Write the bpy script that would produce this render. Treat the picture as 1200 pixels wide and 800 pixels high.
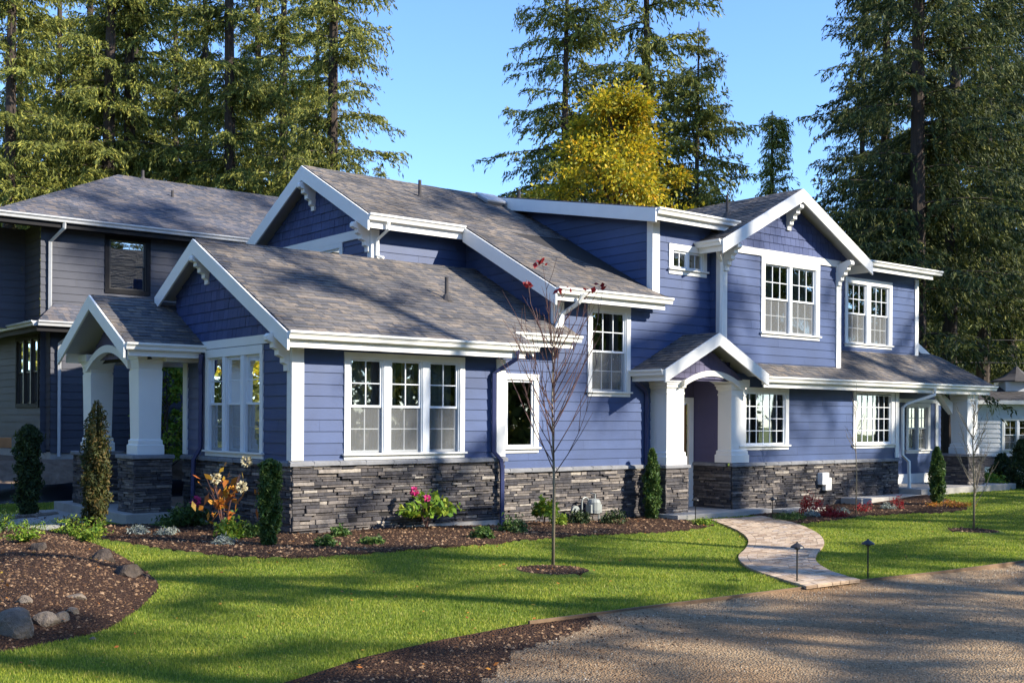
import bpy, math, random
import numpy as np
from mathutils import Vector, Matrix
random.seed(7); RNG = np.random.default_rng(7)
D = bpy.data
for o in list(D.objects): D.objects.remove(o)
scene = bpy.context.scene
COL = scene.collection

# ------------------------------------------------------------------ camera, sky, sun, exposure
FPX = 1327.0; ROLL = .00498; HOR = 491.7; CAMH = 1.76
cam_d = D.cameras.new('camera'); cam = D.objects.new('camera', cam_d); COL.objects.link(cam)
cam_d.sensor_width = 36; cam_d.lens = FPX / 1200 * 36
cam_d.shift_y = (HOR - 400) / 1200
cam_d.clip_start = .1; cam_d.clip_end = 2000
cam.location = (0, 0, CAMH)
cam.rotation_euler = (Matrix.Rotation(ROLL, 4, 'Y').inverted() @ Matrix.Rotation(math.radians(90), 4, 'X')).to_euler()
scene.camera = cam
SUN_EL = math.radians(30); SUN_AZ = math.radians(-20)      # azimuth measured from +X towards +Y
world = D.worlds.new('World'); scene.world = world; world.use_nodes = True
nt = world.node_tree; nt.nodes.clear()
sky = nt.nodes.new('ShaderNodeTexSky'); sky.sky_type = 'NISHITA'; sky.sun_disc = False
sky.sun_elevation = SUN_EL; sky.sun_rotation = math.radians(90) - SUN_AZ
sky.air_density = 1.0; sky.dust_density = .1; sky.ozone_density = 2.5
bg = nt.nodes.new('ShaderNodeBackground'); bg.inputs[1].default_value = .138
wo = nt.nodes.new('ShaderNodeOutputWorld')
tint = nt.nodes.new('ShaderNodeMix'); tint.data_type = 'RGBA'; tint.blend_type = 'MULTIPLY'; tint.inputs[0].default_value = 1; tint.inputs[7].default_value = (.68, .84, 1.08, 1)
nt.links.new(sky.outputs[0], tint.inputs[6]); nt.links.new(tint.outputs[2], bg.inputs[0]); nt.links.new(bg.outputs[0], wo.inputs[0])
sd = D.lights.new('sun', 'SUN'); sd.energy = 4.3; sd.angle = math.radians(.5); sd.color = (1, .91, .76)
sun = D.objects.new('sun', sd); COL.objects.link(sun); sun.location = (20, 0, 30)
sdir = Vector((math.cos(SUN_AZ) * math.cos(SUN_EL), math.sin(SUN_AZ) * math.cos(SUN_EL), math.sin(SUN_EL)))
sun.rotation_euler = sdir.to_track_quat('Z', 'Y').to_euler()
vs = scene.view_settings; vs.view_transform = 'Standard'; vs.look = 'None'; vs.gamma = 1; vs.use_curve_mapping = False
vs.exposure = 1.26
scene.render.engine = 'CYCLES'
try:
    scene.cycles.max_bounces = 8; scene.cycles.transparent_max_bounces = 12
    scene.cycles.sample_clamp_indirect = 6
except Exception: pass

# ------------------------------------------------------------------ house frame (u along the facade, v to the back)
C0 = np.array((-257 / FPX * 17.0, 17.0))
_n = math.hypot(1630 / FPX, 1); UU = np.array((1630 / FPX / _n, 1 / _n)); VV = np.array((-UU[1], UU[0]))
YAW = math.atan2(UU[1], UU[0])
def W(u, v, z=0): p = C0 + u * UU + v * VV; return (p[0], p[1], z)
def UVof(x, y):
    dx = x - C0[0]; dy = y - C0[1]
    return dx * UU[0] + dy * UU[1], dx * VV[0] + dy * VV[1]
def sst(a, b, x): t = np.clip((np.asarray(x, float) - a) / (b - a), 0, 1); return t * t * (3 - 2 * t)
def gh(x, y):
    u, v = UVof(np.asarray(x, float), np.asarray(y, float))
    z = -.17 * sst(1.5, 7, u) * (1 - sst(12.5, 17, u)) * sst(9, 14, np.asarray(y, float))
    z = z + .78 * sst(9.6, 11.2, v) * (1 - sst(14, 22, u))
    z = z - 1.15 * sst(31, 44, y) * sst(8, 14, x)
    return z
def ray(px, py):
    dx = px - 600; dy = py - HOR; c, s = math.cos(ROLL), math.sin(ROLL)
    return (dx * c + dy * s) / FPX, (dx * s - dy * c) / FPX
def G(px, py, z=None):                                     # a point of the ground
    a, b = ray(px, py); zz = 0. if z is None else z
    for _ in range(12):
        y = min((zz - CAMH) / b if b < -.01 else 60, 80); x = a * y
        if z is None: zz = float(gh(x, y))
    return (x, y, zz)

# ------------------------------------------------------------------ materials
def rgb(c): return (c[0], c[1], c[2], 1)
def newmat(name):
    m = D.materials.new(name); m.use_nodes = True; t = m.node_tree
    return m, t, t.nodes['Principled BSDF']
def noise(t, scale, detail=4, rough=.55, stretch=None):
    tc = t.nodes.new('ShaderNodeTexCoord'); n = t.nodes.new('ShaderNodeTexNoise')
    n.inputs['Scale'].default_value = scale; n.inputs['Detail'].default_value = detail; n.inputs['Roughness'].default_value = rough
    if stretch:
        mp = t.nodes.new('ShaderNodeMapping'); mp.inputs['Scale'].default_value = stretch
        t.links.new(tc.outputs['Object'], mp.inputs[0]); t.links.new(mp.outputs[0], n.inputs['Vector'])
    else: t.links.new(tc.outputs['Object'], n.inputs['Vector'])
    return n
def ramp(t, src, stops, interp='LINEAR'):
    r = t.nodes.new('ShaderNodeValToRGB'); r.color_ramp.interpolation = interp
    el = r.color_ramp.elements
    while len(el) < len(stops): el.new(.5)
    for e, (p, c) in zip(el, stops): e.position = p; e.color = rgb(c)
    t.links.new(src, r.inputs[0]); return r
def mixc(t, a, b, fac, mode='MIX'):
    m = t.nodes.new('ShaderNodeMix'); m.data_type = 'RGBA'; m.blend_type = mode
    for i, x in ((6, a), (7, b)):
        if isinstance(x, tuple): m.inputs[i].default_value = rgb(x)
        else: t.links.new(x, m.inputs[i])
    if isinstance(fac, float): m.inputs[0].default_value = fac
    else: t.links.new(fac, m.inputs[0])
    return m.outputs[2]
def bump(t, bs, h, strength=.3, dist=.01):
    b = t.nodes.new('ShaderNodeBump'); b.inputs['Strength'].default_value = strength; b.inputs['Distance'].default_value = dist
    t.links.new(h, b.inputs['Height']); t.links.new(b.outputs[0], bs.inputs['Normal'])
def paint(name, c, rough=.55, var=.12, scale=3, bs_=.15, stretch=None, spec=.4):
    m, t, b = newmat(name)
    n = noise(t, scale, 5, .6, stretch)
    r = ramp(t, n.outputs['Fac'], [(.3, tuple(x * (1 - var) for x in c)), (.7, tuple(min(1, x * (1 + var)) for x in c))])
    t.links.new(r.outputs[0], b.inputs['Base Color']); b.inputs['Roughness'].default_value = rough
    b.inputs['Specular IOR Level'].default_value = spec
    n2 = noise(t, scale * 14, 4, .6, stretch); bump(t, b, n2.outputs['Fac'], bs_, .004)
    return m
def island(name, stops, rough=.85, nz=.25, nscale=9, bstr=.5, bscale=40, trans=0, spec=.3, bd=.01, big=None):
    m, t, b = newmat(name)
    g = t.nodes.new('ShaderNodeNewGeometry')
    r = ramp(t, g.outputs['Random Per Island'], stops)
    n = noise(t, nscale, 5, .65)
    r2 = ramp(t, n.outputs['Fac'], [(.25, (1 - nz * 1.6,) * 3), (.75, (1 + nz,) * 3)])
    r2.color_ramp.elements[1].color = (1 + nz, 1 + nz, 1 + nz, 1)
    c = mixc(t, r.outputs[0], r2.outputs[0], 1.0, 'MULTIPLY')
    if big:
        n3 = noise(t, big, 3, .5); r3 = ramp(t, n3.outputs['Fac'], [(.3, (.72,) * 3), (.7, (1.2,) * 3)])
        c = mixc(t, c, r3.outputs[0], 1.0, 'MULTIPLY')
    t.links.new(c, b.inputs['Base Color']); b.inputs['Roughness'].default_value = rough
    b.inputs['Specular IOR Level'].default_value = spec
    if bstr:
        n2 = noise(t, bscale, 5, .7); bump(t, b, n2.outputs['Fac'], bstr, bd)
    if trans:
        tr = t.nodes.new('ShaderNodeBsdfTranslucent'); t.links.new(c, tr.inputs[0])
        ms = t.nodes.new('ShaderNodeMixShader'); ms.inputs[0].default_value = trans
        out = t.nodes['Material Output']
        t.links.new(b.outputs[0], ms.inputs[1]); t.links.new(tr.outputs[0], ms.inputs[2]); t.links.new(ms.outputs[0], out.inputs[0])
    return m
M = {}
M['blue'] = island('blue_siding_paint', [(0, (.042, .070, .168)), (1, (.054, .087, .198))], .5, .10, 1.3, .25, 30, 0, .35, .004, .45)
M['blueshingle'] = island('blue_shingle_paint', [(0, (.036, .056, .150)), (1, (.054, .080, .195))], .6, .08, 4, .4, 60)
M['purple'] = paint('entry_siding_paint', (.085, .08, .16), .55, .08, 1.2, .2)
M['white'] = paint('white_trim_paint', (.78, .78, .75), .45, .03, 2, .06)
M['soffit'] = paint('soffit_paint', (.45, .46, .48), .6, .05, 2, .06)
M['grey'] = island('grey_siding_paint', [(0, (.052, .056, .074)), (1, (.064, .068, .088))], .6, .10, 1.3, .2, 30, 0, .3, .004)
M['roofblue'] = island('blue_grey_shingles', [(0, (.07, .078, .10)), (.5, (.105, .108, .13)), (1, (.18, .155, .145))], .95, .22, 30, .6, 180, bd=.004, big=.8)
M['black'] = paint('black_trim_paint', (.010, .010, .012), .6, .1, 2, .05, None, .15)
M['dkblue'] = paint('dark_blue_metal', (.035, .045, .12), .35, .08, 2, .04)
M['gutter'] = paint('white_gutter_metal', (.80, .80, .76), .3, .03, 2, .03)
M['alu'] = paint('bare_metal', (.42, .43, .44), .35, .1, 4, .03)
M['stone'] = island('ledge_stone', [(0, (.055, .053, .06)), (.3, (.085, .08, .085)), (.55, (.12, .108, .105)), (.78, (.17, .148, .135)), (.93, (.27, .24, .215)), (1, (.40, .36, .31))], .9, .3, 14, .8, 55, bd=.015)
M['cap'] = paint('stone_cap', (.20, .205, .22), .8, .2, 6, .4)
M['mortar'] = paint('dark_joint', (.018, .017, .018), .95, .2, 20, .3)
M['roof'] = island('asphalt_shingles', [(0, (.082, .083, .092)), (.4, (.115, .110, .112)), (.75, (.155, .138, .124)), (1, (.21, .175, .145))], .95, .22, 30, .6, 180, bd=.004, big=.8)
M['roofdark'] = paint('roof_edge', (.03, .028, .028), .9, .1, 6, .2)
M['concrete'] = paint('concrete', (.36, .34, .31), .85, .15, 4, .3)
M['door'] = paint('stained_wood', (.16, .065, .022), .4, .3, 3, .1, (6, 6, .5))
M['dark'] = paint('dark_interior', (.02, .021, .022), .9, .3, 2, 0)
M['curtain'] = paint('pale_blind', (.42, .44, .42), .9, .15, 2, .1)
M['vinyl'] = paint('window_vinyl', (.70, .74, .78), .35, .02, 2, .02)
M['chip'] = island('bark_chips', [(0, (.028, .014, .009)), (.5, (.085, .045, .025)), (.85, (.20, .115, .06)), (1, (.40, .26, .15))], .95, .2, 30, .3, 60)
M['pebble'] = island('gravel_stones', [(0, (.11, .085, .055)), (.5, (.26, .205, .135)), (.85, (.44, .36, .25)), (1, (.62, .56, .45))], .9, .2, 30, .3, 60, big=.5)
M['darkrock'] = island('dark_boulder_rock', [(0, (.06, .045, .038)), (1, (.10, .08, .065))], .95, .5, 7, 1, 18, bd=.04)
M['rock'] = island('boulder_rock', [(0, (.15, .12, .095)), (1, (.27, .22, .17))], .9, .45, 5, 1, 18, bd=.04)
M['paver'] = island('stone_pavers', [(0, (.27, .19, .13)), (.4, (.40, .30, .215)), (.8, (.52, .41, .30)), (1, (.36, .30, .26))], .85, .2, 12, .5, 60)
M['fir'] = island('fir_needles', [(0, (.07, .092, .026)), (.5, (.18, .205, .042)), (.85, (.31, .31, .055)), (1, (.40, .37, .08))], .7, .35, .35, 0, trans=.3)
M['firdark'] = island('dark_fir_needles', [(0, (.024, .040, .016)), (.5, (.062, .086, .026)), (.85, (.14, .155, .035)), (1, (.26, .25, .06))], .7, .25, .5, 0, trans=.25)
M['yellow'] = island('autumn_leaves', [(0, (.14, .17, .02)), (.35, (.32, .31, .024)), (.75, (.60, .48, .025)), (1, (.64, .36, .02))], .6, .3, .6, 0, trans=.4)
M['green'] = island('garden_leaves', [(0, (.03, .07, .018)), (.5, (.06, .125, .028)), (.9, (.12, .19, .04)), (1, (.22, .26, .06))], .5, .15, 4, 0, trans=.3)
M['brightgreen'] = island('lime_leaves', [(0, (.08, .17, .02)), (.6, (.18, .30, .03)), (1, (.40, .42, .05))], .5, .15, 4, 0, trans=.35)
M['yew'] = island('yew_leaves', [(0, (.016, .032, .014)), (.6, (.036, .066, .022)), (1, (.09, .115, .03))], .6, .15, 4, 0, trans=.2)
M['juniper'] = island('bronzed_needles', [(0, (.03, .04, .014)), (.6, (.07, .085, .022)), (1, (.16, .10, .03))], .6, .15, 4, 0, trans=.2)
M['red'] = island('red_leaves', [(0, (.16, .012, .014)), (1, (.42, .03, .035))], .5, .15, 4, 0, trans=.35)
M['orange'] = island('orange_leaves', [(0, (.42, .11, .03)), (.6, (.6, .25, .04)), (1, (.55, .38, .05))], .5, .15, 4, 0, trans=.35)
M['silver'] = island('silver_leaves', [(0, (.16, .2, .17)), (1, (.42, .45, .40))], .7, .15, 4, 0, trans=.2)
M['cream'] = island('cream_petals', [(0, (.55, .46, .26)), (1, (.82, .78, .58))], .6, .1, 4, 0, trans=.3)
M['pink'] = island('pink_petals', [(0, (.5, .02, .16)), (1, (.78, .10, .32))], .5, .1, 4, 0, trans=.3)
M['bark'] = paint('bark', (.052, .038, .030), .95, .35, 3, .8, (6, 6, .7))
M['youngbark'] = paint('young_bark', (.20, .17, .12), .8, .2, 8, .2)
M['twig'] = paint('reddish_twig', (.115, .058, .05), .7, .2, 8, .1)
M['blackplastic'] = paint('black_plastic_sheet', (.012, .013, .015), .28, .1, 4, .3)
M['steel'] = paint('dark_bronze', (.03, .027, .025), .4, .1, 4, .05)
M['edging'] = paint('wood_edging', (.17, .11, .065), .9, .25, 6, .3)
M['orangewood'] = paint('orange_wood', (.42, .19, .07), .7, .2, 4, .2)
M['meter'] = paint('painted_meter', (.26, .28, .27), .45, .06, 4, .05)
M['whitehouse'] = paint('white_clapboard', (.70, .72, .74), .6, .05, 1, .1)
M['slate'] = paint('slate_roof', (.06, .055, .055), .85, .2, 4, .3)

def glassmat(name, tint, gl):
    m, t, b = newmat(name); t.nodes.remove(b)
    g = t.nodes.new('ShaderNodeBsdfGlossy'); g.inputs['Roughness'].default_value = .015; g.inputs[0].default_value = (.95, .98, 1, 1)
    tr = t.nodes.new('ShaderNodeBsdfTransparent'); tr.inputs[0].default_value = rgb(tint)
    f = t.nodes.new('ShaderNodeFresnel'); f.inputs[0].default_value = 1.55
    mt = t.nodes.new('ShaderNodeMath'); mt.operation = 'MULTIPLY_ADD'; mt.inputs[1].default_value = 1.3; mt.inputs[2].default_value = gl; mt.use_clamp = True
    t.links.new(f.outputs[0], mt.inputs[0])
    n = noise(t, .9, 2, .5); bp = t.nodes.new('ShaderNodeBump'); bp.inputs['Strength'].default_value = .12; bp.inputs['Distance'].default_value = .02
    t.links.new(n.outputs['Fac'], bp.inputs['Height']); t.links.new(bp.outputs[0], g.inputs['Normal'])
    ms = t.nodes.new('ShaderNodeMixShader'); t.links.new(mt.outputs[0], ms.inputs[0])
    t.links.new(tr.outputs[0], ms.inputs[1]); t.links.new(g.outputs[0], ms.inputs[2])
    t.links.new(ms.outputs[0], t.nodes['Material Output'].inputs[0]); return m
M['glass'] = glassmat('window_glass', (.75, .8, .8), .30)

def groundmat(name, stops, scale, stops2=None, bscale=60, bstr=.6, bd=.02):
    m, t, b = newmat(name)
    n = noise(t, scale, 8, .7); r = ramp(t, n.outputs['Fac'], stops)
    c = r.outputs[0]
    if stops2:
        n3 = noise(t, .5, 3, .5); r3 = ramp(t, n3.outputs['Fac'], stops2); c = mixc(t, c, r3.outputs[0], 1.0, 'MULTIPLY')
    v = t.nodes.new('ShaderNodeTexVoronoi'); v.inputs['Scale'].default_value = bscale
    tc = t.nodes.new('ShaderNodeTexCoord'); t.links.new(tc.outputs['Object'], v.inputs['Vector'])
    bump(t, b, v.outputs['Distance'], bstr, bd)
    t.links.new(c, b.inputs['Base Color']); b.inputs['Roughness'].default_value = .95
    b.inputs['Specular IOR Level'].default_value = .15
    return m
M['lawn'] = groundmat('lawn_soil', [(.3, (.09, .13, .016)), (.7, (.15, .19, .025))], 9, [(.3, (.8, .85, .8)), (.7, (1.15, 1.1, 1.1))])
M['mulch'] = groundmat('bark_mulch', [(.3, (.025, .013, .008)), (.55, (.06, .032, .02)), (.8, (.12, .07, .04))], 30, None, 45, 1, .03)
M['road'] = groundmat('gravel_surface', [(.3, (.15, .105, .065)), (.5, (.28, .21, .135)), (.75, (.45, .35, .235))], 26, [(.3, (.80, .62, .48)), (.7, (1.3, 1.26, 1.18))], 55, .9, .02)
M['dirt'] = groundmat('bare_soil', [(.3, (.10, .07, .05)), (.7, (.22, .16, .115))], 4, None, 8, .5, .05)
m, t, b = newmat('grass_blade'); g = t.nodes.new('ShaderNodeNewGeometry')
r = ramp(t, g.outputs['Random Per Island'], [(0, (.13, .195, .022)), (.5, (.26, .345, .034)), (.88, (.43, .46, .055)), (1, (.55, .48, .14))])
nn = noise(t, .8, 6, .7); r2 = ramp(t, nn.outputs['Fac'], [(.3, (.62, .74, .75)), (.52, (1, 1, 1)), (.75, (1.22, 1.05, 1.1))])
cc = mixc(t, r.outputs[0], r2.outputs[0], 1.0, 'MULTIPLY'); t.links.new(cc, b.inputs['Base Color']); b.inputs['Roughness'].default_value = .6
tr = t.nodes.new('ShaderNodeBsdfTranslucent'); t.links.new(cc, tr.inputs[0]); ms = t.nodes.new('ShaderNodeMixShader'); ms.inputs[0].default_value = .5
t.links.new(b.outputs[0], ms.inputs[1]); t.links.new(tr.outputs[0], ms.inputs[2]); t.links.new(ms.outputs[0], t.nodes['Material Output'].inputs[0])
M['blade'] = m

# ------------------------------------------------------------------ mesh helpers
def tag(o, label=None, cat=None, group=None, kind=None):
    if label: o['label'] = label
    if cat: o['category'] = cat
    if group: o['group'] = group
    if kind: o['kind'] = kind
    return o
def empty(name, loc, rz=0):
    o = D.objects.new(name, None); COL.objects.link(o); o.location = loc; o.rotation_euler = (0, 0, rz); o.empty_display_size = .3
    return o
class MB:
    def __init__(s): s.v = []; s.f = []; s.mi = []; s.cur = 0
    def add(s, vs, fs):
        n = len(s.v); s.v += [tuple(x) for x in vs]; s.f += [tuple(n + i for i in f) for f in fs]; s.mi += [s.cur] * len(fs); return s
    def box(s, a0, a1, b0, b1, c0, c1):
        v = [(x, y, z) for x in (a0, a1) for y in (b0, b1) for z in (c0, c1)]
        return s.add(v, [(0, 1, 3, 2), (4, 6, 7, 5), (0, 4, 5, 1), (2, 3, 7, 6), (0, 2, 6, 4), (1, 5, 7, 3)])
    def fbox(s, F, a0, a1, b0, b1, n0, n1):                 # box in a frame
        v = [F(x, y, z) for x in (a0, a1) for y in (b0, b1) for z in (n0, n1)]
        return s.add(v, [(0, 1, 3, 2), (4, 6, 7, 5), (0, 4, 5, 1), (2, 3, 7, 6), (0, 2, 6, 4), (1, 5, 7, 3)])
    def prism(s, F, poly, n0, n1):
        k = len(poly); v = [F(a, b, n0) for a, b in poly] + [F(a, b, n1) for a, b in poly]
        return s.add(v, [tuple(range(k - 1, -1, -1)), tuple(range(k, 2 * k))] + [(i, (i + 1) % k, k + (i + 1) % k, k + i) for i in range(k)])
    def tube(s, pts, rad, sides=6, cap=True):
        pts = [Vector(p) for p in pts]; k = len(pts)
        if not isinstance(rad, (list, tuple)): rad = [rad] * k
        vs = []; prev = None
        for i, p in enumerate(pts):
            d = (pts[min(i + 1, k - 1)] - pts[max(i - 1, 0)]).normalized()
            a = d.cross(Vector((0, 0, 1))) if abs(d.z) < .95 else d.cross(Vector((0, 1, 0)))
            if prev is not None:
                a = prev - d * prev.dot(d)
            a.normalize(); prev = a; b = d.cross(a)
            for j in range(sides):
                t = 2 * math.pi * j / sides; vs.append(p + (a * math.cos(t) + b * math.sin(t)) * rad[i])
        fs = [(i * sides + j, i * sides + (j + 1) % sides, (i + 1) * sides + (j + 1) % sides, (i + 1) * sides + j) for i in range(k - 1) for j in range(sides)]
        if cap: fs += [tuple(range(sides - 1, -1, -1)), tuple((k - 1) * sides + j for j in range(sides))]
        return s.add(vs, fs)
    def lathe(s, c, prof, sides=12):
        vs = [(c[0] + r * math.cos(2 * math.pi * j / sides), c[1] + r * math.sin(2 * math.pi * j / sides), c[2] + z) for r, z in prof for j in range(sides)]
        k = len(prof)
        fs = [(i * sides + j, i * sides + (j + 1) % sides, (i + 1) * sides + (j + 1) % sides, (i + 1) * sides + j) for i in range(k - 1) for j in range(sides)]
        return s.add(vs, fs + [tuple(range(sides - 1, -1, -1)), tuple((k - 1) * sides + j for j in range(sides))])
    def build(s, name, mat, parent=None, smooth=False, bevel=0, loc=None):
        me = D.meshes.new(name); me.from_pydata(s.v, [], s.f)
        for m_ in (mat if isinstance(mat, (list, tuple)) else [mat]): me.materials.append(m_)
        if isinstance(mat, (list, tuple)): me.polygons.foreach_set('material_index', s.mi)
        if smooth: me.polygons.foreach_set('use_smooth', [True] * len(s.f))
        me.update()
        o = D.objects.new(name, me); COL.objects.link(o)
        if parent: o.parent = parent
        if loc: o.location = loc
        if bevel:
            b = o.modifiers.new('bevel', 'BEVEL'); b.width = bevel; b.segments = 2; b.limit_method = 'ANGLE'
        return o
class Parts(MB):                                            # every added piece becomes a part of its own
    def __init__(s, name, mat, parent, bevel=0): super().__init__(); s.a = (name, mat, parent, bevel)
    def add(s, vs, fs):
        m_ = MB(); m_.add(vs, fs); m_.build(s.a[0], s.a[1], s.a[2], bevel=s.a[3]); return s
def npmesh(name, verts, nper, mat, parent=None, loc=None):   # verts (N*nper,3), disjoint polygons of nper corners
    me = D.meshes.new(name); n = len(verts); k = n // nper
    me.vertices.add(n); me.vertices.foreach_set('co', np.ascontiguousarray(verts, dtype=np.float32).ravel())
    me.loops.add(n); me.loops.foreach_set('vertex_index', np.arange(n, dtype=np.int32))
    me.polygons.add(k); me.polygons.foreach_set('loop_start', np.arange(0, n, nper, dtype=np.int32))
    me.materials.append(mat); me.update(calc_edges=True)
    o = D.objects.new(name, me); COL.objects.link(o)
    if parent: o.parent = parent
    if loc is not None: o.location = loc
    return o
def frame(O, A, B, N):
    O, A, B, N = (Vector(x) for x in (O, A, B, N))
    return lambda a, b, n: O + A * a + B * b + N * n
def FV(v): return frame((0, v, 0), (1, 0, 0), (0, 0, 1), (0, -1, 0))      # wall facing the viewer's side, a = u
def FU(u): return frame((u, 0, 0), (0, 1, 0), (0, 0, 1), (-1, 0, 0))      # wall facing left, a = v
def clip(poly, nx, ny, d):                                                  # keep nx*x+ny*y <= d
    out = []
    for i, p in enumerate(poly):
        q = poly[(i + 1) % len(poly)]; dp = nx * p[0] + ny * p[1] - d; dq = nx * q[0] + ny * q[1] - d
        if dp <= 0: out.append(p)
        if dp * dq < 0: t = dp / (dp - dq); out.append((p[0] + (q[0] - p[0]) * t, p[1] + (q[1] - p[1]) * t))
    return out
def cliprect(poly, a0, a1, b0, b1):
    for n in ((1, 0, a1), (-1, 0, -a0), (0, 1, b1), (0, -1, -b0)):
        poly = clip(poly, *n)
        if len(poly) < 3: return []
    return poly
def clippoly(poly, conv):
    ar = sum(conv[i][0] * conv[(i + 1) % len(conv)][1] - conv[(i + 1) % len(conv)][0] * conv[i][1] for i in range(len(conv)))
    sg = 1 if ar > 0 else -1
    for i, p in enumerate(conv):
        q = conv[(i + 1) % len(conv)]; nx = (q[1] - p[1]) * sg; ny = -(q[0] - p[0]) * sg
        poly = clip(poly, nx, ny, nx * p[0] + ny * p[1])
        if len(poly) < 3: return []
    return poly
def area(p): return abs(sum(p[i][0] * p[(i + 1) % len(p)][1] - p[(i + 1) % len(p)][0] * p[i][1] for i in range(len(p)))) / 2
def lapwall(mb, F, poly, holes=(), e=.18, t=.014, z0=0.):
    xs = sorted(set([min(p[0] for p in poly), max(p[0] for p in poly)] + [h[0] for h in holes] + [h[1] for h in holes]))
    lo = min(p[1] for p in poly); hi = max(p[1] for p in poly)
    for x0, x1 in zip(xs, xs[1:]):
        xm = (x0 + x1) / 2
        hs = sorted((h[2], h[3]) for h in holes if h[0] < xm < h[1]); segs = []; z = lo
        for a, b in hs:
            if a > z: segs.append((z, a))
            z = max(z, b)
        if z < hi: segs.append((z, hi))
        for s0, s1 in segs:
            k = math.floor((s0 - z0) / e)
            while z0 + k * e < s1:
                c0 = z0 + k * e; js = [x0]; jx = (k * 1.37) % 3.66 - 3.66
                while jx < x1:
                    if jx > x0 + .02 and jx < x1 - .02: js += [jx - .0015, jx + .0015]
                    jx += 3.66
                js.append(x1)
                for j0, j1 in zip(js[::2], js[1::2]):
                    q = cliprect(poly, j0, j1, max(c0, s0), min(c0 + e, s1))
                    if len(q) < 3 or area(q) < 1e-5: continue
                    off = lambda b: .002 + t * (1 - (b - c0) / e)
                    n = len(q); mb.add([F(a, b, off(b)) for a, b in q], [tuple(range(n))])
                    bot = [p for p in q if abs(p[1] - c0) < 1e-4]
                    if len(bot) >= 2:
                        b0 = min(p[0] for p in bot); b1 = max(p[0] for p in bot)
                        mb.add([F(b0, c0, off(c0)), F(b1, c0, off(c0)), F(b1, c0, 0), F(b0, c0, 0)], [(0, 1, 2, 3)])
                k += 1
def shinglewall(mb, F, poly, e=.17, z0=0.):
    xs = [p[0] for p in poly]; lo = min(p[1] for p in poly); hi = max(p[1] for p in poly)
    k = math.floor((lo - z0) / e)
    while z0 + k * e < hi:
        c0 = z0 + k * e; x = min(xs) - random.random() * .1
        while x < max(xs):
            w = random.uniform(.11, .22); q = cliprect(poly, x + .003, x + w - .003, max(c0, lo), c0 + e)
            if len(q) >= 3 and area(q) > 1e-4:
                r = random.uniform(0, .004); n = len(q); off = lambda b: .004 + r + .016 * (1 - (b - c0) / e)
                mb.add([F(a, b, off(b)) for a, b in q] + [F(a, b, 0) for a, b in q], [tuple(range(n))] + [(i, (i + 1) % n, n + (i + 1) % n, n + i) for i in range(n)])
            x += w
        k += 1
def stones(mb, F, poly, proud=(.015, .062), lo=None, hs=(.028, .072), ls=(.09, .42)):
    y = min(p[1] for p in poly); top = max(p[1] for p in poly); x0 = min(p[0] for p in poly); x1 = max(p[0] for p in poly)
    while y < top - .01:
        h = min(random.uniform(*hs), top - y); x = x0
        while x < x1 - .01:
            w = random.uniform(*ls) * (1.2 if h > .055 else .9)
            if x1 - x - w < .1: w = x1 - x
            sub = [(0, h)] if (random.random() > .25 or h < .06) else [(0, h * .5), (h * .5, h)]
            for s0, s1 in sub:
                q = cliprect(poly, x + .004, x + w - .004, y + s0 + .003, y + s1 - .003)
                if len(q) >= 3 and area(q) > 2e-4:
                    nn = random.uniform(*proud); n = len(q); cx = sum(p[0] for p in q) / n; cy = sum(p[1] for p in q) / n
                    tl = random.uniform(-.02, .02)
                    j = lambda: random.uniform(-.003, .003)
                    mb.add([F(a, b, 0) for a, b in q] + [F(a + j(), b + j(), nn - .006) for a, b in q] +
                           [F(cx + (a - cx) * (1 - .012 / max(.03, abs(a - cx) + .01)), cy + (b - cy) * .8, nn + tl * (a - cx)) for a, b in q],
                           [(i, (i + 1) % n, n + (i + 1) % n, n + i) for i in range(n)] + [(n + i, n + (i + 1) % n, 2 * n + (i + 1) % n, 2 * n + i) for i in range(n)] + [tuple(range(2 * n, 3 * n))])
            x += w
        y += h
def roofplane(mb, O, A, B, poly, e=.125, thick=.06, deck=None):
    A = Vector(A).normalized(); B = Vector(B).normalized(); N = A.cross(B)
    if N.z < 0: N = -N
    F = frame(O, A, B, N)
    lo = min(p[1] for p in poly); hi = max(p[1] for p in poly); x0 = min(p[0] for p in poly); x1 = max(p[0] for p in poly)
    mb.cur = 0; k = 0
    while lo + k * e < hi:
        c0 = lo + k * e; x = x0 - random.random() * .3
        while x < x1:
            w = random.uniform(.07, .22); q = clippoly([(x, c0), (x + w, c0), (x + w, c0 + e + .004), (x, c0 + e + .004)], poly)
            if len(q) >= 3 and area(q) > 1e-4:
                r = random.choice((0, .005)); n = len(q); off = lambda b: .003 + r + .010 * (1 - (b - c0) / e)
                mb.add([F(a, b, off(b)) for a, b in q] + [F(a, b, -.001) for a, b in q], [tuple(range(n))] + [(i, (i + 1) % n, n + (i + 1) % n, n + i) for i in range(n)])
            x += w
        k += 1
    mb.cur = 1; mb.prism(F, poly, -.022, 0)
    mb.cur = 2; mb.prism(F, poly, -thick, -.024); mb.cur = 0
    return F
GPROF = [(0, 0), (.075, 0), (.085, .02), (.085, .045), (.115, .085), (.125, .085), (.125, .12), (.105, .12), (.095, .11), (0, .11)]
def gutter(name, p0, p1, out, parent, mat=None, s=1.):     # p0, p1 bottom back edge; out: outward direction
    mb = MB(); p0 = Vector(p0); p1 = Vector(p1); o = Vector(out)
    k = len(GPROF); vs = [p + o * a * s + Vector((0, 0, b * s)) for p in (p0, p1) for a, b in GPROF]
    mb.add(vs, [tuple(range(k)), tuple(range(2 * k - 1, k - 1, -1))] + [(i, (i + 1) % k, k + (i + 1) % k, k + i) for i in range(k)])
    return mb.build(name, mat or M['gutter'], parent)
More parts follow.
